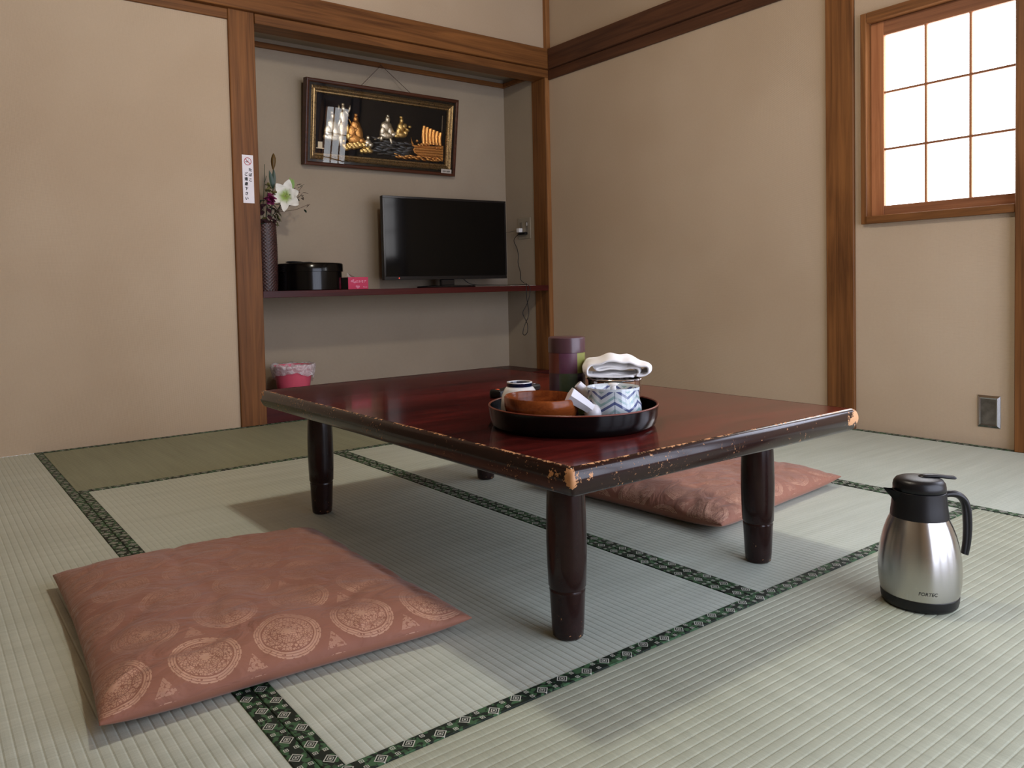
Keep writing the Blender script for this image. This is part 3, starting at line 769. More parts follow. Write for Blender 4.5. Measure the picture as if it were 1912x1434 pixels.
bm = bmesh.new(); ell(bm, (-hw + .092, -.0066, z0 + .010), (.0025, .0015, .0025))
t = NT('red_led'); em = t.n('ShaderNodeEmission'); em.inputs[0].default_value = (1, .08, .05, 1); em.inputs[1].default_value = 3; t.link(em.outputs[0], t.out.inputs[0])
obj('standby_light', bm, t.m, tv, label='small red standby light')
obj('printed_sheet', B((-.300, -.100, .030, .130, SZ, SZ + .0015)), M_paper, label='white sheet lying on the shelf at its right end, under the television', cat='paper')
# tissue box, its narrow end to the room
tx0, tx1 = -1.317, -1.198
tis = root('tissue_box', ((tx0 + tx1) / 2, .125, SZ), label='pink tissue box with white lettering beside the round black box', cat='tissue box')
M_pink = simple('pink_card', srgb(205, 46, 88), .5)
tw = (tx1 - tx0) / 2
obj('carton', B((-tw, tw, -.0, .205, 0, .065), bev=.0012), M_pink, tis)
obj('side_shade', B((-tw - .0007, -tw - .0001, .001, .204, .001, .064)), simple('card_shade', srgb(64, 60, 54), .6), tis, label='long side of the box darkened with painted shade')  # thin dark sheet that paints shade onto the carton's left side
M_rose = simple('rose_print', srgb(226, 130, 158), .6)
bm = bmesh.new()
for hx_, hz_, sc, ro in ((-.034, .045, .0115, .5), (-.021, .038, .0085, .5), (-.004, .013, .0125, -.1)):
    pts = []
    for k in range(28):
        a = 2 * PI * k / 28
        X_ = 16 * math.sin(a) ** 3 / 16 * sc; Z_ = (13 * math.cos(a) - 5 * math.cos(2 * a) - 2 * math.cos(3 * a) - math.cos(4 * a)) / 16 * sc * .8
        pts.append((hx_ + X_ * math.cos(ro) - Z_ * math.sin(ro), hz_ + X_ * math.sin(ro) + Z_ * math.cos(ro)))
    vs = [bm.verts.new((a, -.0006, b)) for a, b in pts]; bm.faces.new(vs)
obj('heart_print', bm, M_rose, tis)
obj('lettering', xf(bold_bm('エルモア', .0155, .0004, shear=.2), Matrix.Translation((.014, -.0009, .041)) @ FRONT), simple('pale_pink_ink', srgb(240, 170, 190), .6), tis)
obj('lettering', xf(text_bm('Tissue', .0100, 0, .0001, shear=.3), Matrix.Translation((.038, -.0009, .012)) @ FRONT), simple('pale_pink_ink', srgb(240, 170, 190), .6), tis)
bm = bmesh.new(); rows = []
for j in range(9):
    rw = []
    for i in range(15):
        u = -1 + 2 * i / 14; v = j / 8
        rw.append(bm.verts.new((u * .026 * (1 - .4 * v) + .004 * math.sin(5 * v), .100 + .022 * math.sin(u * 2.5 + 1) * (1 - v * .3) + .01 * v, .0655 + .026 * v * (1 - .55 * u * u))))
    rows.append(rw)
for a, b in zip(rows, rows[1:]):
    for i in range(14): bm.faces.new((a[i], a[i + 1], b[i + 1], b[i]))
bmesh.ops.solidify(bm, geom=bm.faces[:], thickness=.0006)
obj('tissue', bm, M_paper, tis, smooth=True)
# round black lacquer box
rb = root('lacquer_box', (-1.502, .205, SZ), label='large black lacquer box with an overhanging lid on the shelf', cat='box')
obj('body', lathe([(0, 0), (.165, 0), (.170, .003), (.170, .105), (0, .105)], 72), M_blackgloss, rb, smooth=True, auto=50)
obj('lid', lathe([(.1715, .094), (.177, .095), (.177, .132), (.172, .138), (.12, .141), (0, .1425)], 72), M_blackgloss, rb, smooth=True, auto=50)
bm = bmesh.new()
for k, (a, b, w_) in enumerate(((-.075, -.02, .062), (-.005, .02, .03))):
    ell(bm, (a, b, .1445), (w_, .045, .006), (0, .05 * (1 - 2 * k), .2))
obj('cloth', bm, simple('black_cloth', srgb(14, 14, 16), .9), rb, smooth=True, label='folded black cloth on the lid')

# ------------------------------------------------------------------ vase and artificial flowers
VX, VY = -1.736, .200
vr = .056
def wick(a, z): return .0013 * math.sin(a * 20 + (PI if int(z / .0085) % 2 else 0)) 
prof = [(0, .0), (vr, .0)] + [(vr + (.0016 if k % 2 else -.0016) + .004 * math.sin(k / 80 * PI), .002 + k * .00425) for k in range(80)] + [(vr - .006, .345), (vr - .010, .30), (0, .02)]
t = NT('dark_wicker'); t.coords(); M_wick = t.bsdf(t.mix(t.e('ss(.35,.75,n)', n=t.noise(scale=220, detail=3)), srgb(34, 18, 18), srgb(92, 58, 52)), .42)
vase = root('vase', (VX, VY, SZ), label='tall dark wicker vase at the left end of the shelf', cat='vase')
obj('weave', lathe(prof, 160, fn=wick), M_wick, vase, smooth=True)
obj('rim', lathe([(vr - .004 + .005 * math.cos(a), .345 + .005 * math.sin(a)) for a in [2 * PI * k / 8 for k in range(9)]], 48), M_wick, vase, smooth=True)
M_stem = simple('stem_green', srgb(44, 62, 38), .55); M_leafd = simple('dark_leaf', srgb(34, 62, 44), .45); M_leafl = simple('light_leaf', srgb(120, 158, 66), .5)
M_brown = simple('bud_brown', srgb(96, 72, 30), .5); M_twig = simple('twig_brown', srgb(84, 62, 50), .7); M_mag = simple('magenta_petal', srgb(128, 30, 84), .6)
M_wine = simple('wine_leaf', srgb(52, 22, 34), .6); M_olive = simple('olive_leaf', srgb(92, 92, 52), .6)
t = NT('lily_white'); t.coords('UV')
M_lily = t.bsdf(t.mix(t.e('ss(.55,.08,x)', x=t.v['x']), srgb(236, 236, 228), srgb(150, 178, 84)), .55, Subsurface_Weight=.0)
def leafmesh(bm, base, tip, width, curl=.15, up=Vector((0, 0, 1)), n=7, fold=.25, uv=False, ruffle=0, blunt=.9):
    base = Vector(base); tip = Vector(tip); ax = tip - base; Ln = ax.length; ax.normalize()
    side = ax.cross(up)
    if side.length < .01: side = ax.cross(Vector((0, 1, 0)))
    side.normalize(); nr = side.cross(ax)
    lay = bm.loops.layers.uv.verify() if uv else None
    rows = []
    for i in range(n + 1):
        s = i / n; w = width * math.sin(PI * min(1, s * .94 + .04)) ** blunt
        row = []
        for k in (-1, -.5, 0, .5, 1):
            off = nr * (curl * Ln * s * s * -1 + fold * w * abs(k) + ruffle * math.sin(s * 17 + k * 2) * abs(k))
            row.append((bm.verts.new(base + ax * (Ln * s) + side * (w * k) + off), s))
        rows.append(row)
    for a, b in zip(rows, rows[1:]):
        for k in range(4):
            q = (a[k], a[k + 1], b[k + 1], b[k]); f = bm.faces.new([z[0] for z in q])
            if uv:
                for lp_, z in zip(f.loops, q): lp_[lay].uv = (z[1], 0)
    return bm
def L0(*p): return tuple(a - b for a, b in zip(p, (VX - .0265, VY - .065, SZ - .009)))
def stem_root(name, label, cat='flower', group=None):
    return root(name, (VX, VY, SZ), label=label, cat=cat, group=group)
# white lily
lc = Vector(L0(-1.672, .070, 1.105))
r_ = stem_root('lily', 'large white artificial lily with a green throat in the wicker vase')
obj('stem', tube(smoothpts([(.012, 0, .10), (.02, -.01, .33), tuple(lc + Vector((-.012, .05, -.05))), tuple(lc + Vector((-.002, .028, -.01)))], 6), .0022, 6), M_stem, r_, smooth=True)
fw = Vector((-.25, -.93, .08)).normalized(); sd = Vector((.93, -.25, 0)).normalized(); upv = sd.cross(fw); upv = upv if upv.z > 0 else -upv
for k, (ang, ln, wd) in enumerate(((76, .080, .024), (18, .064, .027), (-38, .074, .028), (-98, .080, .021), (-162, .082, .025), (128, .070, .025))):
    a = math.radians(ang); dr = sd * math.cos(a) + upv * math.sin(a)
    b0 = lc - fw * .018 + dr * .004; tp = lc + dr * ln + fw * .014
    bm = bmesh.new(); leafmesh(bm, b0, tp, wd, .10, up=fw, n=16, fold=.20, uv=True, ruffle=.0024, blunt=.8)
    obj('petal', bm, M_lily, r_, smooth=True)
bm = bmesh.new()
for k in range(6):
    a = k * PI / 3 + .4; tube([lc - fw * .012, lc + fw * .02 + (sd * math.cos(a) + upv * math.sin(a)) * .012], .0009, 5, bm)
obj('stamen', bm, simple('stamen_green', srgb(190, 200, 130), .5), r_)
bm = bmesh.new(); ell(bm, lc + fw * .022 + sd * .018, (.003, .003, .003)); obj('anther', bm, simple('anther_dark', srgb(50, 30, 25), .5), r_, smooth=True)
# brown lily bud on a tall stem
r_ = stem_root('lily_bud', 'tall brown lily bud on a dark stem, highest in the vase')
bz = L0(-1.717, .110, 1.235)
obj('stem', tube(smoothpts([(.02, 0, .10), (.03, -.01, .35), (bz[0] - .004, bz[1], bz[2] - .10), (bz[0], bz[1], bz[2])], 6), .0022, 6), M_stem, r_, smooth=True)
obj('bud', lathe([(0, 0), (.004, .004), (.0095, .022), (.0125, .042), (.0118, .058), (.007, .074), (.0025, .082), (0, .084)], 18), M_brown, r_, loc=bz, rot=(0, .06, 0), smooth=True)
for a, b in (((bz[0] - .003, bz[1], bz[2] - .095), (bz[0] + .004, bz[1] - .004, bz[2] + .004)), ((bz[0] - .003, bz[1], bz[2] - .10), (bz[0] - .022, bz[1] - .01, bz[2] - .005))):
    bm = bmesh.new(); leafmesh(bm, a, b, .012, .05, up=Vector((0, -1, .1)), fold=.2); obj('leaf', bm, M_leafd, r_, smooth=True)
# small green bud leaf
r_ = stem_root('green_sprig', 'bright green leaf sprig standing above the white lily')
g0 = L0(-1.628, .10, 1.135)
obj('stem', tube(smoothpts([(.03, .01, .12), (.05, .0, .36), g0], 6), .0017, 6), M_stem, r_, smooth=True)
for dx_, dz_ in ((-.006, .066), (.010, .060)):
    bm = bmesh.new(); leafmesh(bm, g0, (g0[0] + dx_, g0[1] - .004, g0[2] + dz_), .0115, .04, up=Vector((0, -1, .1)), fold=.25); obj('leaf', bm, M_leafl, r_, smooth=True)
# magenta carnation
r_ = stem_root('carnation', 'small magenta flower low at the left of the vase')
cc = Vector(L0(-1.746, .085, 1.085))
obj('stem', tube(smoothpts([(0, -.01, .15), (.0, -.02, .36), tuple(cc)], 6), .0018, 6), M_stem, r_, smooth=True)
bm = bmesh.new()
for k in range(46):
    d_ = Vector((random.gauss(0, 1), random.gauss(0, 1) - .5, random.gauss(0, 1))).normalized()
    leafmesh(bm, cc, cc + d_ * random.uniform(.024, .034), .010, .1, up=Vector((random.random(), random.random(), random.random())), n=4, ruffle=.002, blunt=.5)
obj('bloom', bm, M_mag, r_, kind='stuff', smooth=False)
# pale yellow-green filler blossoms
r_ = stem_root('filler_blossom', 'yellow green filler blossoms between the bud and the lily')
for k, p in enumerate(((-1.742, .12, 1.155), (-1.712, .10, 1.140), (-1.725, .09, 1.115), (-1.755, .10, 1.130))):
    c0 = Vector(L0(*p)); bm = bmesh.new()
    for q in range(9):
        d_ = Vector((random.gauss(0, 1), random.gauss(0, 1) - .6, random.gauss(0, 1))).normalized()
        leafmesh(bm, c0, c0 + d_ * .022, .008, .1, up=Vector((.3, .2, .9)), n=4)
    obj('blossom', bm, simple('yellow_green', srgb(134, 128, 74), .6), r_, smooth=True)
    obj('stem', tube([tuple(c0), (c0.x * .5, c0.y * .4, .36)], .0013, 5), M_stem, r_)
# dry twigs reaching to the right
r_ = stem_root('dried_sprig', 'dry sprig of brown and green leaves reaching right from the vase')
t0 = (.05, -.01, .40)
ends = [(-1.560, .115, 1.165), (-1.585, .12, 1.140), (-1.565, .11, 1.125), (-1.535, .11, 1.070), (-1.600, .11, 1.095), (-1.612, .12, 1.150)]
bm = bmesh.new()
for p in ends:
    q = L0(*p); tube(smoothpts([t0, ((t0[0] + q[0]) / 2 + .01, q[1], (t0[2] + q[2]) / 2 - .01), q], 5), .0012, 5, bm)
obj('twig', bm, M_twig, r_)
for i, p in enumerate(ends):
    q = Vector(L0(*p))
    for k in range(5 if i != 3 else 2):
        b_ = q + Vector((random.uniform(-.03, .002), random.uniform(-.01, .01), random.uniform(-.03, .004)))
        bm = bmesh.new(); leafmesh(bm, b_, b_ + Vector((random.uniform(.006, .022), random.uniform(-.012, .006), random.uniform(-.016, .018))) * 1.25, .0085, .2, n=4)
        obj('leaf', bm, (M_twig, M_leafd, M_wine)[(i + k) % 3], r_, smooth=True)
# thin upright grass
r_ = stem_root('grass_blade', 'thin dark upright stem at the far left of the vase')
bm = bmesh.new()
tube(smoothpts([(0, 0, .15), (-.004, 0, .40), L0(-1.760, .12, 1.18), L0(-1.757, .12, 1.262)], 6), .0015, 5, bm); tube([L0(-1.760, .12, 1.17), L0(-1.748, .12, 1.205)], .0012, 5, bm)
obj('blade', bm, M_stem, r_)
# drooping dark foliage over the rim
r_ = stem_root('dark_foliage', 'dark wine and olive foliage hanging over the rim of the vase', cat='foliage')
for k in range(54):
    a = random.uniform(-PI, 0.25); zz = random.uniform(.33, .455); rr = random.uniform(.015, .058)
    b_ = Vector((rr * math.cos(a), rr * math.sin(a), zz)); d_ = Vector((math.cos(a), math.sin(a), random.uniform(-.9, .3)))
    if k > 44: b_ = Vector((.050, -.03, .36 + random.uniform(-.01, .06))); d_ = Vector((.25, -.2, -.9 + random.uniform(-.2, .8)))
    bm = bmesh.new(); leafmesh(bm, b_, b_ + d_.normalized() * random.uniform(.03, .05), .013, .2, n=5, ruffle=.001)
    obj('leaf', bm, (M_wine, M_wine, M_olive, M_leafd)[k % 4 if k < 45 else 2], r_, smooth=True)

# ------------------------------------------------------------------ framed relief picture hanging on the alcove's back wall
FW2, FH = .4945, .2285                       # half width, half height
fr = root('framed_picture', (-.9505, .3470, 1.3140), label='framed gold relief of seated figures and a sailing ship behind glass, hung by a cord', cat='picture')
fr.rotation_euler = (math.radians(7.5), 0, math.radians(.4))
def frame_bm(hw_, hh, prof, cz):
    """mitred frame: profile of (inset, depth y)"""
    bm = bmesh.new(); rows = []
    for ins, y in prof: rows.append([bm.verts.new((sx_ * (hw_ - ins), y, cz + sz_ * (hh - ins))) for sx_, sz_ in ((-1, -1), (1, -1), (1, 1), (-1, 1))])
    for a, b in zip(rows, rows[1:] + rows[:1]):
        for i in range(4): bm.faces.new((a[i], a[(i + 1) % 4], b[(i + 1) % 4], b[i]))
    return bm
CZ = FH
M_frame = wood('frame_brown', srgb(58, 32, 22), srgb(92, 54, 38), 'x', rough=.28)
obj('outer_frame', frame_bm(FW2, FH, [(0, .044), (0, .004), (.002, .001), (.006, 0), (.014, .001), (.018, .004), (.020, .009), (.020, .044)], CZ), M_frame, fr)
obj('black_border', frame_bm(FW2 - .0202, FH - .0202, [(0, .018), (0, .010), (.013, .010), (.013, .018)], CZ), M_blackgloss, fr)
t = NT('antique_gold'); t.coords()
gn = t.noise(scale=140, detail=4)
M_gold = t.bsdf(t.mix(gn, srgb(92, 70, 42), srgb(172, 144, 98)), t.e('.3+(a-.5)*.3', a=gn), t.bump(gn, .0008), Metallic=.85)
obj('gold_moulding', frame_bm(FW2 - .0334, FH - .0334, [(0, .022), (0, .008), (.004, .006), (.009, .009), (.010, .013), (.014, .014), (.020, .012), (.026, .016), (.033, .017), (.037, .026), (.0, .030)], CZ), M_gold, fr)
obj('black_panel', B((-FW2 + .035, FW2 - .035, .031, .035, CZ - FH + .035, CZ + FH - .035)), simple('panel_black', srgb(6, 6, 7), .6, Specular_IOR_Level=.1), fr)
t = NT('picture_glass')
tr_ = t.n('ShaderNodeBsdfTransparent'); gl = t.n('ShaderNodeBsdfGlossy'); gl.inputs['Roughness'].default_value = .01
fz = t.n('ShaderNodeFresnel'); fz.inputs[0].default_value = 1.5; mx = t.n('ShaderNodeMixShader')
t.link(fz.outputs[0], mx.inputs[0]); t.link(tr_.outputs[0], mx.inputs[1]); t.link(gl.outputs[0], mx.inputs[2]); t.link(mx.outputs[0], t.out.inputs[0])
bm = bmesh.new(); vs = [bm.verts.new(p) for p in ((-FW2 + .0195, .0052, CZ - FH + .0195), (FW2 - .0195, .0052, CZ - FH + .0195), (FW2 - .0195, .0052, CZ + FH - .0195), (-FW2 + .0195, .0052, CZ + FH - .0195))]; bm.faces.new(vs)
obj('glass_pane', bm, t.m, fr)
PW, PH = 2 * (FW2 - .0705), 2 * (FH - .0705)
def pic(u, v): return (-PW / 2 + PW * u, CZ + PH / 2 - PH * v)      # fractions of the black panel, v down
def metal(name, a, b, r=.25):
    t = NT(name); t.coords(); g = t.noise(scale=170, detail=4, dist=.5)
    return t.bsdf(t.mix(g, a, b), r, t.bump(g, .0016), Metallic=.9)
M_g1 = metal('gilt', srgb(196, 150, 74), srgb(255, 226, 150)); M_g2 = metal('pale_gilt', srgb(176, 160, 132), srgb(250, 240, 214)); M_g3 = metal('copper_gilt', srgb(170, 108, 52), srgb(244, 184, 104))
YP = .0305
def figure(items, mat, name='relief_figure', label=None):
    bm = bmesh.new()
    for u, v, ru, rv, *rot in items:
        X_, Z_ = pic(u, v); ell(bm, (X_, YP - .003, Z_), (ru * PW * 1.18, .010, rv * PH * 1.08), (0, rot[0] if rot else 0, 0))
    return obj(name, bm, mat, fr, smooth=True, label=label)
figure([(.115, .36, .016, .055), (.108, .30, .010, .03), (.112, .52, .032, .12), (.090, .60, .026, .12, .4), (.140, .62, .026, .12, -.3), (.112, .72, .056, .07), (.085, .66, .02, .05), (.14, .68, .02, .04)], M_g2, label='seated robed figure at the left of the relief')
figure([(.190, .21, .015, .05), (.186, .14, .012, .028), (.190, .36, .026, .14), (.215, .28, .010, .07, -.7), (.234, .20, .007, .07, .2), (.185, .55, .024, .17), (.180, .74, .02, .12), (.165, .45, .011, .10, .3), (.155, .20, .006, .05)], M_g2, label='standing figure with one arm raised')
figure([(.283, .36, .017, .055), (.283, .29, .014, .030), (.283, .47, .032, .09), (.262, .58, .030, .14, .3), (.305, .58, .030, .15, -.3), (.284, .70, .052, .10), (.250, .66, .02, .06), (.33, .72, .022, .06), (.243, .43, .004, .07, -.5), (.284, .55, .02, .05)], M_g3, label='seated robed figure with a tall hat')
pile = [(.20 + .205 * ((k * .37) % 1), .76 + .15 * ((k * .61) % 1), .014 + .010 * ((k * .23) % 1), .035 + .018 * ((k * .41) % 1)) for k in range(26)]
figure(pile + [(.225, .55, .012, .09), (.235, .67, .018, .07)], M_g1, 'relief_mound', 'heap of gilded bales')
figure([(.378, .66, .012, .04), (.378, .75, .022, .07), (.365, .79, .018, .05), (.40, .78, .018, .05)], M_g2)
figure([(.523, .30, .018, .06), (.523, .24, .012, .03), (.515, .43, .040, .10), (.492, .50, .022, .10, .4), (.548, .50, .024, .09, -.4), (.520, .58, .050, .07), (.575, .55, .024, .05, -.3), (.48, .64, .014, .06, .3), (.555, .68, .012, .07, -.2), (.455, .65, .03, .025, -.3)], M_g2, label='seated figure leaning forward')
figure([(.632, .29, .014, .055), (.628, .23, .014, .022), (.630, .41, .026, .09), (.655, .38, .022, .05, -.5), (.680, .44, .018, .028, .5), (.700, .38, .012, .028), (.614, .47, .018, .09, .3), (.632, .54, .044, .06), (.668, .50, .018, .05), (.60, .57, .03, .04)], M_g1, label='seated figure holding out one arm')
M_rock = metal('dark_relief', srgb(40, 42, 44), srgb(110, 112, 112), .45)
figure([(.44 + .27 * ((k * .37) % 1), .66 + .26 * ((k * .57) % 1), .035, .018 + .02 * ((k * .29) % 1), .25 - .5 * ((k * .7) % 1)) for k in range(30)], M_rock, 'relief_rocks', 'dark rocks and waves')
figure([(.60 + .38 * ((k * .37) % 1), .90 + .06 * ((k * .57) % 1), .024, .018 + .012 * ((k * .29) % 1), .2) for k in range(26)] , M_g3, 'relief_waves')
# ship: hull, rail and six sails
bm = bmesh.new()
out = [(.712, .56), (.722, .63), (.740, .70), (.80, .70), (.90, .69), (.985, .66), (.988, .93), (.90, .92), (.80, .90), (.745, .84), (.724, .74)]
pts = [pic(*p) for p in out]
vsf = [bm.verts.new((a, YP - .006, b)) for a, b in pts]; vsb = [bm.verts.new((a, YP, b)) for a, b in pts]
bm.faces.new(vsf)
for i in range(len(pts)): bm.faces.new((vsf[i], vsf[(i + 1) % len(pts)], vsb[(i + 1) % len(pts)], vsb[i]))
for k in range(4):
    a = pic(.735 + .01 * k, .74 + .045 * k); b = pic(.985, .72 + .05 * k); tube([(a[0], YP - .007, a[1]), (b[0], YP - .007, b[1])], .0022, 6, bm)
for k in range(15):
    X_, Z_ = pic(.76 + .21 * ((k * .37) % 1), .62 + .10 * ((k * .61) % 1)); ell(bm, (X_, YP - .007, Z_), (.011, .007, .010), sub=1)
obj('ship_hull', bm, M_g3, fr)
for k in range(6):
    u0 = .818 + k * .028; bm = bmesh.new(); v0 = .33 + .018 * k; n_ = 8; rows = []
    for j in range(n_ + 1):
        v_ = v0 + (.66 - v0) * j / n_; bl = .010 * math.sin(PI * j / n_); rw = []
        for i in range(5):
            a = pic(u0 - .012 + .026 * i / 4 + bl * -.6, v_); rw.append(bm.verts.new((a[0], YP - .002 - .009 * math.sin(PI * (i + .3) / 5), a[1])))
        rows.append(rw)
    for a, b in zip(rows, rows[1:]):
        for i in range(4): bm.faces.new((a[i], a[i + 1], b[i + 1], b[i]))
    obj('sail', bm, M_g3, fr, smooth=True)
a = pic(.968, .10); b = pic(.968, .40); obj('mast', tube([(a[0], YP - .003, a[1]), (b[0], YP - .003, b[1])], .0018, 6), M_g2, fr)
a = pic(.035, .90); obj('seal', B((a[0] - .013, a[0] + .013, YP - .002, YP, a[1] - .004, a[1] + .028), (a[0] - .022, a[0] + .022, YP - .002, YP, a[1] - .009, a[1] - .004)), simple('cream_plate', srgb(230, 214, 180), .5), fr)

obj('title_plate', B((FW2 - .105, FW2 - .030, .0025, .0048, .012, .040), bev=.0005), simple('plate_grey', srgb(186, 178, 168), .5), fr, label='small pale title plate in the lower right corner')
obj('lettering', xf(bold_bm('宝船七福神', .0108, .0002), Matrix.Translation((FW2 - .0675, .0021, .026)) @ FRONT), simple('print_black', srgb(30, 30, 30), .6), fr)
# hanging cord: from the frame's back up to a hook on the cornice strip
hk = Vector((-.9460, .3665, 1.920)); fi = Vector(fr.location)
cord = []
for dx_ in (-.155, .165):
    top = Matrix.Rotation(math.radians(7.5), 3, 'X') @ Vector((dx_, .030, 2 * FH + .002)) + fi
    cord.append(top)
Mi = (Matrix.Translation(fr.location) @ fr.rotation_euler.to_matrix().to_4x4()).inverted()
bm = tube([Mi @ cord[0], Mi @ hk, Mi @ cord[1]], .0016, 6)
obj('hanging_cord', bm, simple('cord_brown', srgb(70, 54, 44), .8), fr)
obj('hook', tube([Mi @ (hk + Vector((0, .006, .004))), Mi @ (hk + Vector((0, -.005, .001))), Mi @ (hk + Vector((0, -.005, .007)))], .0012, 6), simple('hook_metal', srgb(110, 100, 90), .4, Metallic=.8), fr)

# ------------------------------------------------------------------ waste bin with a plastic liner
bn = root('waste_bin', (-1.610, .195, AZ), label='small pink waste bin lined with a clear bag on the alcove floor', cat='bin')
t = NT('bin_pink'); t.coords(); M_bin = t.bsdf(t.mix(t.noise(scale=9), srgb(214, 84, 110), srgb(230, 104, 124)), .35)
BHt = .137
obj('bucket', lathe([(0, 0), (.078, 0), (.080, .003), (.098, BHt - .010), (.102, BHt - .008), (.102, BHt), (.097, BHt), (.078, .006), (0, .005)], 64), M_bin, bn, smooth=True, auto=50)
t = NT('clear_bag'); t.coords()
wr = t.noise(scale=30, detail=5, rough=.6, dist=1.5)
bb = t.n('ShaderNodeBsdfPrincipled'); bb.inputs['Base Color'].default_value = (.92, .88, .92, 1); bb.inputs['Roughness'].default_value = .18
t.link(t.bump(wr, .006), bb.inputs['Normal'])
tr_ = t.n('ShaderNodeBsdfTransparent'); mx = t.n('ShaderNodeMixShader')
t.put(mx.inputs[0], t.e('.38+ss(.40,.70,a)*.5', a=wr)); t.link(tr_.outputs[0], mx.inputs[1]); t.link(bb.outputs[0], mx.inputs[2]); t.link(mx.outputs[0], t.out.inputs[0])
bm = bmesh.new(); N = 72; rows = []
for j, (r0, z_) in enumerate(((.070, .03), (.095, BHt - .006), (.104, BHt + .004), (.112, BHt + .006), (.1135, BHt - .006), (.109, BHt - .034), (.103, BHt - .068))):
    rw = []
    for i in range(N):
        a = 2 * PI * i / N; wv = noise.noise(Vector((math.cos(a) * 3, math.sin(a) * 3, j * .6)))
        rr = r0 + wv * .007 * (j > 0) + .002 * math.sin(a * 19 + j); zz = z_ + wv * .012 * (j > 0) 
        if j >= 5: zz += .020 * math.cos(a + 2.1) * (j - 4) * .8
        rw.append(bm.verts.new((rr * math.cos(a), rr * math.sin(a), zz)))
    rows.append(rw)
for a, b in zip(rows, rows[1:]):
    for i in range(N): bm.faces.new((a[i], a[(i + 1) % N], b[(i + 1) % N], b[i]))
obj('bag', bm, t.m, bn, smooth=True, label='crinkled clear plastic bag')

# ------------------------------------------------------------------ wall outlets, plug and cord, sticker
SX = XA1 + .004
ol = root('wall_outlet', (SX, .175, .985), label='beige wall outlet plate on the side wall of the alcove', cat='outlet')
ol.location = (SX, .2075, .999)
M_plate = simple('plate_beige', srgb(150, 140, 122), .4)
obj('plate', B((-.005, 0, -.058, .062, -.066, .066), bev=.0015), M_plate, ol)
obj('socket', B((-.0075, -.0052, .018, .042, -.040, .040), bev=.001), simple('socket_dark', srgb(120, 112, 98), .4), ol)
obj('socket', B((-.0075, -.0052, -.040, -.016, -.040, .040), bev=.001), simple('socket_dark', srgb(120, 112, 98), .4), ol)
obj('indicator', B((-.0095, -.0078, -.033, -.026, .014, .034), bev=.0005), M_white, ol)
pg = root('plug', (SX - .008, .2075, .974), label='white adapter and black plug in the alcove outlet', cat='plug')
obj('adapter', B((-.030, 0, .012, .040, .0, .026), bev=.003), M_white, pg)
obj('plug_body', B((-.022, 0, -.036, .034, -.016, -.001), bev=.003), M_black, pg)
XC = -.145
c1 = [(-.062, .227, .965), (-.056, .279, .941), (-.052, .290, .916), (-.052, .261, .870), (-.052, .252, .824), (-.052, .256, .780), (-.058, .225, .715), (-.080, .200, .676), (-.150, .080, .652), (-.215, -.020, .648), (-.236, -.041, .625)]
c2 = [(-.232, -.041, .553), (-.220, -.041, .480), (-.228, -.041, .445), (-.243, -.041, .421), (-.261, -.041, .386), (-.268, -.041, .352), (-.254, -.041, .343), (-.234, -.041, .361), (-.231, -.040, .403), (-.248, -.0445, .433), (-.266, -.041, .476), (-.242, -.0445, .517), (-.218, -.041, .558), (-.207, -.041, .600), (-.212, -.041, .634), (-.232, -.026, .6425), (-.262, .02, .6410), (-.330, .18, .6450), (-.42, .27, .655), (-.50, .28, .72)]
obj('power_cord', tube(smoothpts([(a[0] - .0, a[1], a[2]) for a in c1 + c2], 6), .0021, 6), M_black, smooth=True, label='thin black cord looping down from the outlet over the shelf edge', cat='cord')
obj('aerial_cable', tube(smoothpts([(-.072, .245, .985), (-.085, .30, .980), (-.14, .345, .975), (-.30, .345, .975), (-.40, .30, .96)], 5), .0018, 6), simple('grey_cable', srgb(96, 88, 76), .6), smooth=True, label='thin grey cable running from the outlet to behind the television', cat='cable')
ob = root('wall_socket', (0, -2.401, .131), label='chrome framed outlet plate low on the wall under the window', cat='outlet')

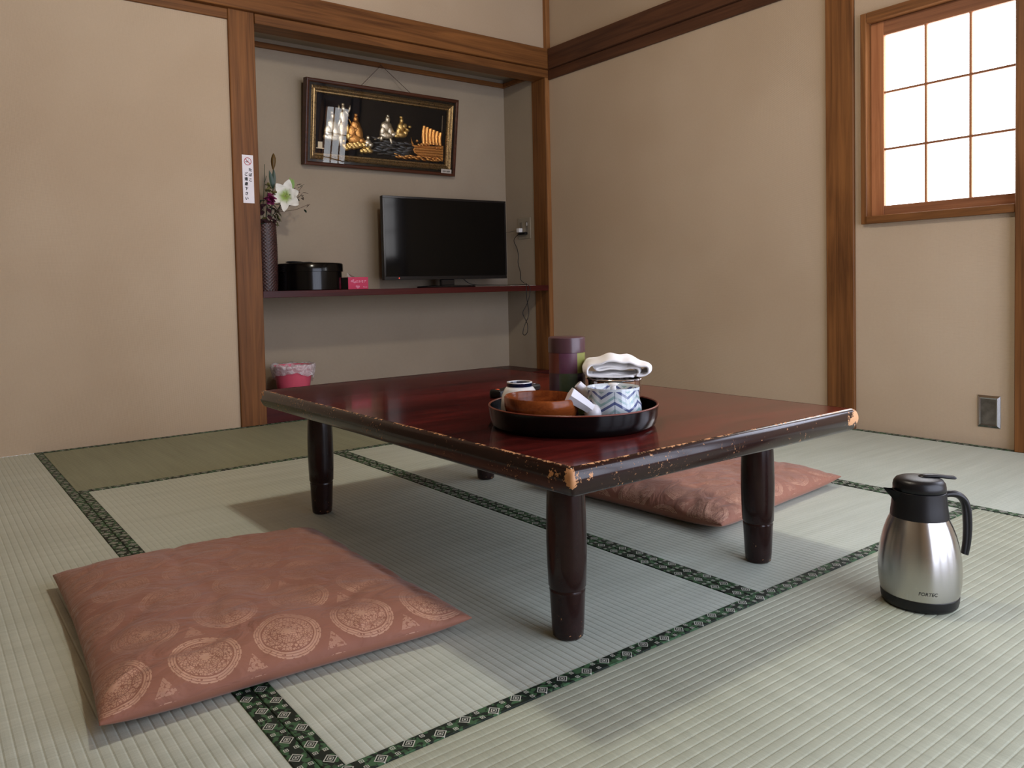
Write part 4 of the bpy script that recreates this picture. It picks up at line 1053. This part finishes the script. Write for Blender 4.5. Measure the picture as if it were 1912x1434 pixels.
t = NT('chrome_plate'); t.coords(); M_cp = t.bsdf(srgb(176, 176, 178), .22, Metallic=1.0)
bm = bmesh.new(); rows = []
for ins, x_ in ((0, -.0005), (0, -.003), (.008, -.009), (.012, -.0085), (.012, -.004)):
    rows.append([bm.verts.new((x_, sy_ * (.0375 - ins), sz_ * (.059 - ins))) for sy_, sz_ in ((-1, -1), (1, -1), (1, 1), (-1, 1))])
for a, b in zip(rows, rows[1:]):
    for i in range(4): bm.faces.new((a[i], a[(i + 1) % 4], b[(i + 1) % 4], b[i]))
obj('bevelled_frame', bm, M_cp, ob)
t = NT('scuffed_steel'); t.coords(); gnn = t.noise(scale=40, detail=4); M_sc = t.bsdf(t.mix(gnn, srgb(70, 66, 60), srgb(150, 146, 138)), t.e('.25+a*.3', a=gnn), Metallic=.8)
obj('centre_plate', B((-.006, -.0006, -.0254, .0254, -.0469, .0469)), M_sc, ob)
# no smoking sticker on the left post
stx, stz = -1.889, 1.162
st = root('sign_sticker', (stx, -.0142, stz), label='white no smoking sticker with black Japanese characters on the left alcove post', cat='sticker')
obj('label_sheet', B((-.0265, .0265, -.0008, 0, -.112, .112)), simple('sticker_white', srgb(236, 232, 238), .4), st)
bm = bmesh.new(); N = 40; ri, ro = .0150, .0180
a_ = [bm.verts.new((ro * math.cos(2 * PI * k / N), -.0011, .082 + ro * math.sin(2 * PI * k / N))) for k in range(N)]
b_ = [bm.verts.new((ri * math.cos(2 * PI * k / N), -.0011, .082 + ri * math.sin(2 * PI * k / N))) for k in range(N)]
for k in range(N): bm.faces.new((a_[k], a_[(k + 1) % N], b_[(k + 1) % N], b_[k]))
d_ = math.sqrt(.5)
q = [(-.0155 * d_ - .0012, .0155 * d_ - .0012), (-.0155 * d_ + .0012, .0155 * d_ + .0012), (.0155 * d_ + .0012, -.0155 * d_ + .0012), (.0155 * d_ - .0012, -.0155 * d_ - .0012)]
bm.faces.new([bm.verts.new((x_, -.0012, .082 + z_)) for x_, z_ in q])
obj('no_smoking_ring', bm, simple('sign_red', srgb(170, 24, 40), .5), st)
ink = simple('print_black', srgb(30, 30, 30), .6)
obj('cigarette', B((-.011, .002, -.0010, -.0008, .078, .0815)), ink, st)
bm = bmesh.new()
tube([(.004, -.0011, .083), (.007, -.0011, .087), (.003, -.0011, .090), (.006, -.0011, .093)], .0006, 5, bm); obj('smoke', bm, simple('ink_grey', srgb(150, 150, 150), .6), st)
for i, ch in enumerate('たばこ'):
    obj('character', xf(bold_bm(ch, .0165, .0009), Matrix.Translation((.011, -.0010, .0425 - i * .0235)) @ FRONT), ink, st)
for i, ch in enumerate('ご遠慮下さい'):
    obj('character', xf(bold_bm(ch, .0165, .0009), Matrix.Translation((-.0095, -.0010, .0215 - i * .0225)) @ FRONT), ink, st)
